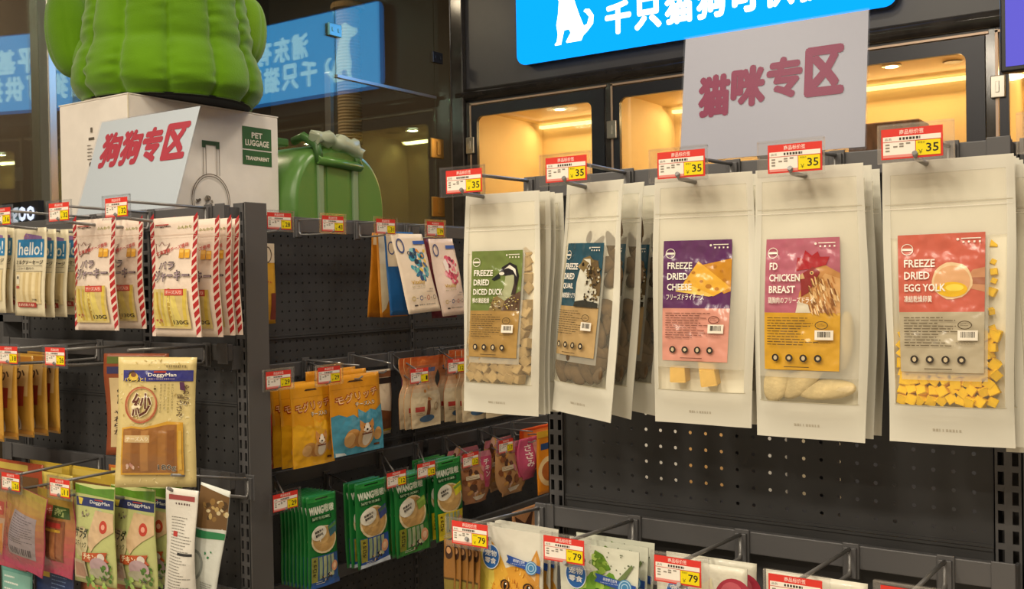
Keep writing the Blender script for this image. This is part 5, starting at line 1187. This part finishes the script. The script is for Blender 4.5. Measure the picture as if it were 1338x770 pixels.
blot(a, c0[0] - .05, c0[1] + .02, .05, ['#5f564c', '#8d8476'], 9, 3); blot(a, c0[0] - .0, c0[1] - .01, .03, ['#5f564c', '#8d8476'], 5, 4)
o = a.build('printed_side', lambda x, y, off: Vector((bx1 + off, bY + x, bz - y)), PRINT_PAPER, None, maxlen=0, base=.0008); ontop(pb_, o)
a = Art(bx1 - bx0, bh); a.rect(.44, .30, .52, .32, '#5f564c').ell(.46, .52, .018, .022, '#5f564c').rect(.47, .22, .50, .26, '#6d655b').lines(.42, .36, .5, .50, 5, '#6d655b', 3)
ontop(pb_, a.build('printed_front', lambda x, y, off: Vector((bx0 + x, bY - off, bz - y)), PRINT_PAPER, None, maxlen=0, base=.0014))

# green plush cactus
PLUSH = mat('green plush', '#58840a', .92, 0, .1, noise=.16, nscale=7, bump=.25, bscale=260, sheen=.3)
PLUSH2 = mat('yellow green plush', '#668f14', .92, 0, .1, noise=.14, nscale=7, bump=.25, bscale=260, sheen=.3)
cc = onY(222, 128, 1.69)
ct = empty('plush_cactus', (cc.x, cc.y, bz + .0065), (0, 0, 0), 'big green plush cactus with two round arms sitting on the white carton', 'plush toy')
def ribbed(bm, prof, nrib, n, a0, seam=.12, wr=.012, seed=1):
    rn = random.Random(seed); ph = [rn.uniform(0, 6) for _ in range(12)]; rings = []
    H = prof[-1][1]
    for r, z in prof:
        ring = []
        for k in range(n):
            t = 2 * PI * k / n; u = ((t - a0) / (2 * PI) * nrib) % 1.0; s = 2 * u - 1; i = int(((t - a0) / (2 * PI) * nrib) % nrib)
            lobe = (1 - seam) + seam * (max(0, 1 - abs(s) ** 3.2)) ** .6
            q = z / H; near = abs(s) ** 1.3
            fl = .55 + .45 * math.sin(9 * q + ph[(i + 5) % 12])
            w = wr * fl * (near + .22) * (math.sin(92 * q + ph[i % 12] + 1.8 * s + 2 * math.sin(7 * q)) * .6 + math.sin(141 * q + 2 * ph[(i + 3) % 12] - 2.4 * s) * .4) * (1 if .04 < q < .9 else .2)
            rr = r * (lobe + w); ring.append(bm.verts.new((rr * math.cos(t), rr * math.sin(t), z)))
        rings.append(ring)
    for i in range(len(rings) - 1):
        for k in range(n): bm.faces.new((rings[i][k], rings[i][(k + 1) % n], rings[i + 1][(k + 1) % n], rings[i + 1][k])).smooth = True
    bm.faces.new(rings[0][::-1]); bm.faces.new(rings[-1])
prof = []
for k in range(141):
    q = k / 140; z = .60 * q
    base = .238 - .105 * q ** 1.1
    r = base * (1 - .12 * math.exp(-(q / .035) ** 2)) * (1.0 + .03 * math.exp(-((q - .12) / .07) ** 2) - .035 * math.exp(-((q - .235) / .03) ** 2))
    if q > .72: r *= math.sqrt(max(.0025, 1 - ((q - .72) / .2801) ** 2))
    prof.append((r, .001 + z))
bm = bmesh.new(); ribbed(bm, prof, 12, 240, math.radians(-38), .085, .024); obj('body', bm, PLUSH, ct)
bm = bmesh.new(); lathe(bm, [(.150, -.003), (.196, -.003), (.206, .003), (.10, .004)], 48); obj('base_patch', bm, mat('black felt', '#17171a', .9), ct)
def arm(name, px, py, wpx, hpx, Y, tilt, m):
    p = onY(px, py, Y); d = (p - CAM).dot(FWD); rx, rz = wpx / FOC * d / 2, hpx / FOC * d / 2
    prof = [(rx * max(.02, math.sin(PI * k / 24)) ** .75 * (1 + .10 * math.cos(PI * k / 24)), 2 * rz * (1 - math.cos(PI * k / 24)) / 2) for k in range(25)]
    bm = bmesh.new(); ribbed(bm, prof, 6, 72, math.radians(-20), .05, .010, 4)
    o = obj(name, bm, m, ct)
    R = Matrix.Rotation(_y, 4, 'Z') @ Matrix.Rotation(math.radians(tilt), 4, 'Y')
    o.rotation_euler = R.to_euler(); o.location = p - ct.location - (R.to_3x3() @ Vector((0, 0, rz)))
    return o
arm('arm', 95, 42, 68, 120, 1.545, -8, PLUSH); arm('arm', 317, 42, 62, 92, 1.86, 8, PLUSH2)
bm = bmesh.new(); tube(bm, [(0, 0, 0), (.05, .0, -.02), (.12, 0, -.02)], [.06, .06, .06], 16); o = obj('arm_root', bm, PLUSH, ct)
pa = onY(110, 70, 1.56) - ct.location; o.location = pa; o.rotation_euler = (0, 0, math.atan2(-pa.y, -pa.x))
bm = bmesh.new(); tube(bm, [(0, 0, 0), (.05, .0, -.01), (.12, 0, -.01)], [.05, .055, .06], 16); o = obj('arm_root', bm, PLUSH2, ct)
pa = onY(308, 55, 1.84) - ct.location; o.location = pa; o.rotation_euler = (0, 0, math.atan2(-pa.y, -pa.x))

# green rounded pet trolley
LG = mat('green moulded plastic', '#56803a', .32, 0, .5, bump=.05, bscale=120); LG2 = mat('dark green plastic', '#3f6630', .38); LG3 = mat('grey green rail', '#7f9570', .4)
XF = -2.06
y_l, y_r = onX(383, 280, XF).y, onX(505, 285, XF).y; zt = onX(430, 187, XF).z
a_, hh = (y_r - y_l) / 2, zt - DECK
pl = empty('pet_trolley', (XF, (y_l + y_r) / 2, DECK + .0005), (0, 0, PI / 2), 'rounded green plastic pet trolley lying on the aisle shelf top', 'luggage')
def arch(s, n=28, base=0.0):
    P = [(-a_ * s, base)]
    for k in range(n + 1):
        t = PI - PI * k / n; cxx, szz = math.cos(t), math.sin(t)
        P.append((a_ * s * (abs(cxx) ** .8) * (1 if cxx > 0 else -1), .05 + (hh * s - .05) * abs(szz) ** .85))
    P.append((a_ * s, base)); return P
bm = bmesh.new(); rings = []
for y, s in ((0.0, .90), (.006, .945), (.022, .985), (.05, 1.0), (.19, 1.0), (.22, .97), (.235, .90)):
    rings.append([bm.verts.new((x, y, z)) for x, z in arch(s)])
n = len(rings[0])
for i in range(len(rings) - 1):
    for k in range(n): bm.faces.new((rings[i][k], rings[i + 1][k], rings[i + 1][(k + 1) % n], rings[i][(k + 1) % n])).smooth = True
bm.faces.new(rings[0]); bm.faces.new(rings[-1][::-1]); bmesh.ops.recalc_face_normals(bm, faces=bm.faces)
obj('shell', bm, LG, pl)
loc = lambda px, py: (onX(px, py, XF + .004).y - pl.location.y, onX(px, py, XF + .004).z - pl.location.z)
p0, p1 = loc(417, 215), loc(468, 222)
for px in (419, 464): bm = bmesh.new(); x, z = loc(px, 250); zt2 = loc(px, 216)[1]; box(bm, x - .010, x + .010, -.008, .004, .01, zt2, .002); obj('handle_rail', bm, LG3, pl)
bm = bmesh.new(); xa, xb = loc(428, 250)[0], loc(458, 250)[0]; box(bm, xa, xb, -.003, .004, .012, loc(440, 216)[1], .002); obj('front_panel', bm, LG, pl)
bm = bmesh.new(); tube(bm, [(p0[0] - .01, -.010, loc(417, 209)[1]), (p1[0] + .006, -.010, loc(468, 219)[1])], .013, 4); obj('cross_bar', bm, LG, pl)
bm = bmesh.new(); xl, xr = p0[0], p1[0]
tube(bm, [(xl, -.006, loc(417, 212)[1]), (xl, .004, loc(417, 190)[1]), (xl - .005, .05, loc(412, 180)[1] + .01), (xl - .004, .09, loc(410, 180)[1])], .013, 8); obj('handle_arm', bm, LG2, pl)
bm = bmesh.new(); tube(bm, [(xr, -.006, loc(468, 218)[1]), (xr, .002, loc(468, 206)[1]), (xr + .004, .03, loc(468, 200)[1])], .012, 8); obj('handle_arm', bm, LG2, pl)
WRAP = see_through('crumpled clear wrap', '#e6ead8', '#dfe6cc', .5, .15)
bm = bmesh.new(); rn = random.Random(5); pts = []; za, zb = loc(418, 190)[1], loc(466, 204)[1]
for k in range(12): q = k / 11; pts.append((xl - .01 + (xr - xl + .02) * q, .002 + rn.uniform(-.006, .006), za + .016 + (zb - za - .006) * q ** 1.3 + .012 * math.sin(PI * q) + rn.uniform(-.005, .005)))
tube(bm, pts, [.020 + rn.uniform(-.005, .007) for _ in pts], 11)
for v in bm.verts: v.co += Vector((rn.uniform(-1, 1), rn.uniform(-1, 1), rn.uniform(-1, 1))) * .0045
obj('handle_wrap', bm, WRAP, pl)
bm = bmesh.new(); tube(bm, [pts[0], pts[5], pts[-1]], .009, 8); obj('handle_grip', bm, LG2, pl)
bm = bmesh.new(); xq, zq = loc(388, 186); box(bm, xq - .022, xq + .022, .05, .09, hh * .93, hh * 1.02, .004); obj('latch', bm, LG2, pl)
bm = bmesh.new(); bmesh.ops.create_cone(bm, cap_ends=True, segments=28, radius1=.045, radius2=.04, depth=.05)
o = obj('side_cap', bm, mat('bronze plastic', '#7a6440', .35), pl); xq, zq = loc(484, 222); o.location = (xq, .10, zq); o.rotation_euler = (PI / 2, 0, 0)

# acrylic signs
ACR = see_through('acrylic sheet', '#fbfcff', '#eef2f6', .010, .3, True)
PAPERB = mat('blue white paper', '#c6cdcd', .7, 0, .15); PAPERW = mat('shade grey paper', '#aeadb3', .7, 0, .15)  # cat sign paper greyed: the shade on it is put into its colour
def sign_board(name, O, ux, uz, w, h, txt, spots, col, paper, label):
    """O: bottom left corner; ux along the foot, uz up the sheet"""
    ux, uz = ux.normalized(), uz.normalized(); nn = ux.cross(uz)
    r = empty(name, O, (0, 0, 0), label, 'sign')
    M = Matrix((( ux.x, -nn.x, uz.x), (ux.y, -nn.y, uz.y), (ux.z, -nn.z, uz.z)))
    r.rotation_euler = M.to_euler()
    bm = bmesh.new(); box(bm, .002, w - .002, .0004, .0012, .002, h - .002); obj('paper', bm, paper, r)
    bm = bmesh.new(); box(bm, 0, w, -.0026, -.0014, 0, h, .0003); obj('acrylic_sheet', bm, ACR, r); bm = bmesh.new(); box(bm, 0, w, .0014, .003, 0, h, .0003); obj('back_sheet', bm, ACR, r)
    bm = bmesh.new(); box(bm, 0, w, .003, .006, -.0002, .003); box(bm, 0, w, .0, .06, -.003, -.0002); obj('foot', bm, ACR, r)
    a = Art(w, h)
    for ch, (x0, y0, x1, y1) in zip(txt, spots): a.text(ch, x0, y0, x1, y1, col, .050); a.layer -= .94
    a.build('lettering', lambda x, y, off: Vector((x, -off + .0004, h - y)), PRINT_PAPER, r, maxlen=0, base=.0006)
    return r
B0, B1 = onY(905, 214, 1.415), onY(1146, 206, 1.415); T0, T1 = onY(892, 52, 1.44), onY(1138, 8, 1.44)
ux = Vector((1, 0, 0)); w = (T1.x - T0.x) * .985; h = ((T0 - B0).length + (T1 - B1).length) / 2
O = Vector((T0.x + .003, 1.412, TOPZ + .0065)); h = math.hypot((T0.z + T1.z) / 2 - O.z, .028)
sign_board('cat_section_sign', O, ux, Vector((0, .028, (T0.z + T1.z) / 2 - O.z)), w, h, '猫咪专区', [(.110, .345, .270, .645), (.295, .31, .465, .595), (.490, .28, .660, .565), (.695, .245, .870, .575)], '#84103f', PAPERW, 'white acrylic sign with pink Chinese cat section lettering on the right shelf')
# left sign leans back against the carton
yb = 1.405; BL, BR = onY(104.6, 268, yb), onY(235, 265, yb); yt = 1.478; TL, TR = onY(126.4, 155.6, yt), onY(256.4, 143.4, yt)
zb_ = DECK + .012; w = (TR.x - TL.x + BR.x - BL.x) / 2; up = Vector(((TL.x - BL.x + TR.x - BR.x) / 2 * 0, yt - yb, (TL.z + TR.z) / 2 - zb_))
O = Vector(((BL.x + TL.x + TR.x + BR.x) / 4 - w / 2, yb, zb_))
sign_board('dog_section_sign', O, Vector((1, 0, 0)), up, w, up.length, '狗狗专区', [(.10, .16, .285, .50), (.315, .165, .495, .50), (.525, .17, .70, .50), (.745, .165, .945, .50)], '#b8404a', PAPERB, 'white acrylic sign with red Chinese dog section lettering leaning on the carton')
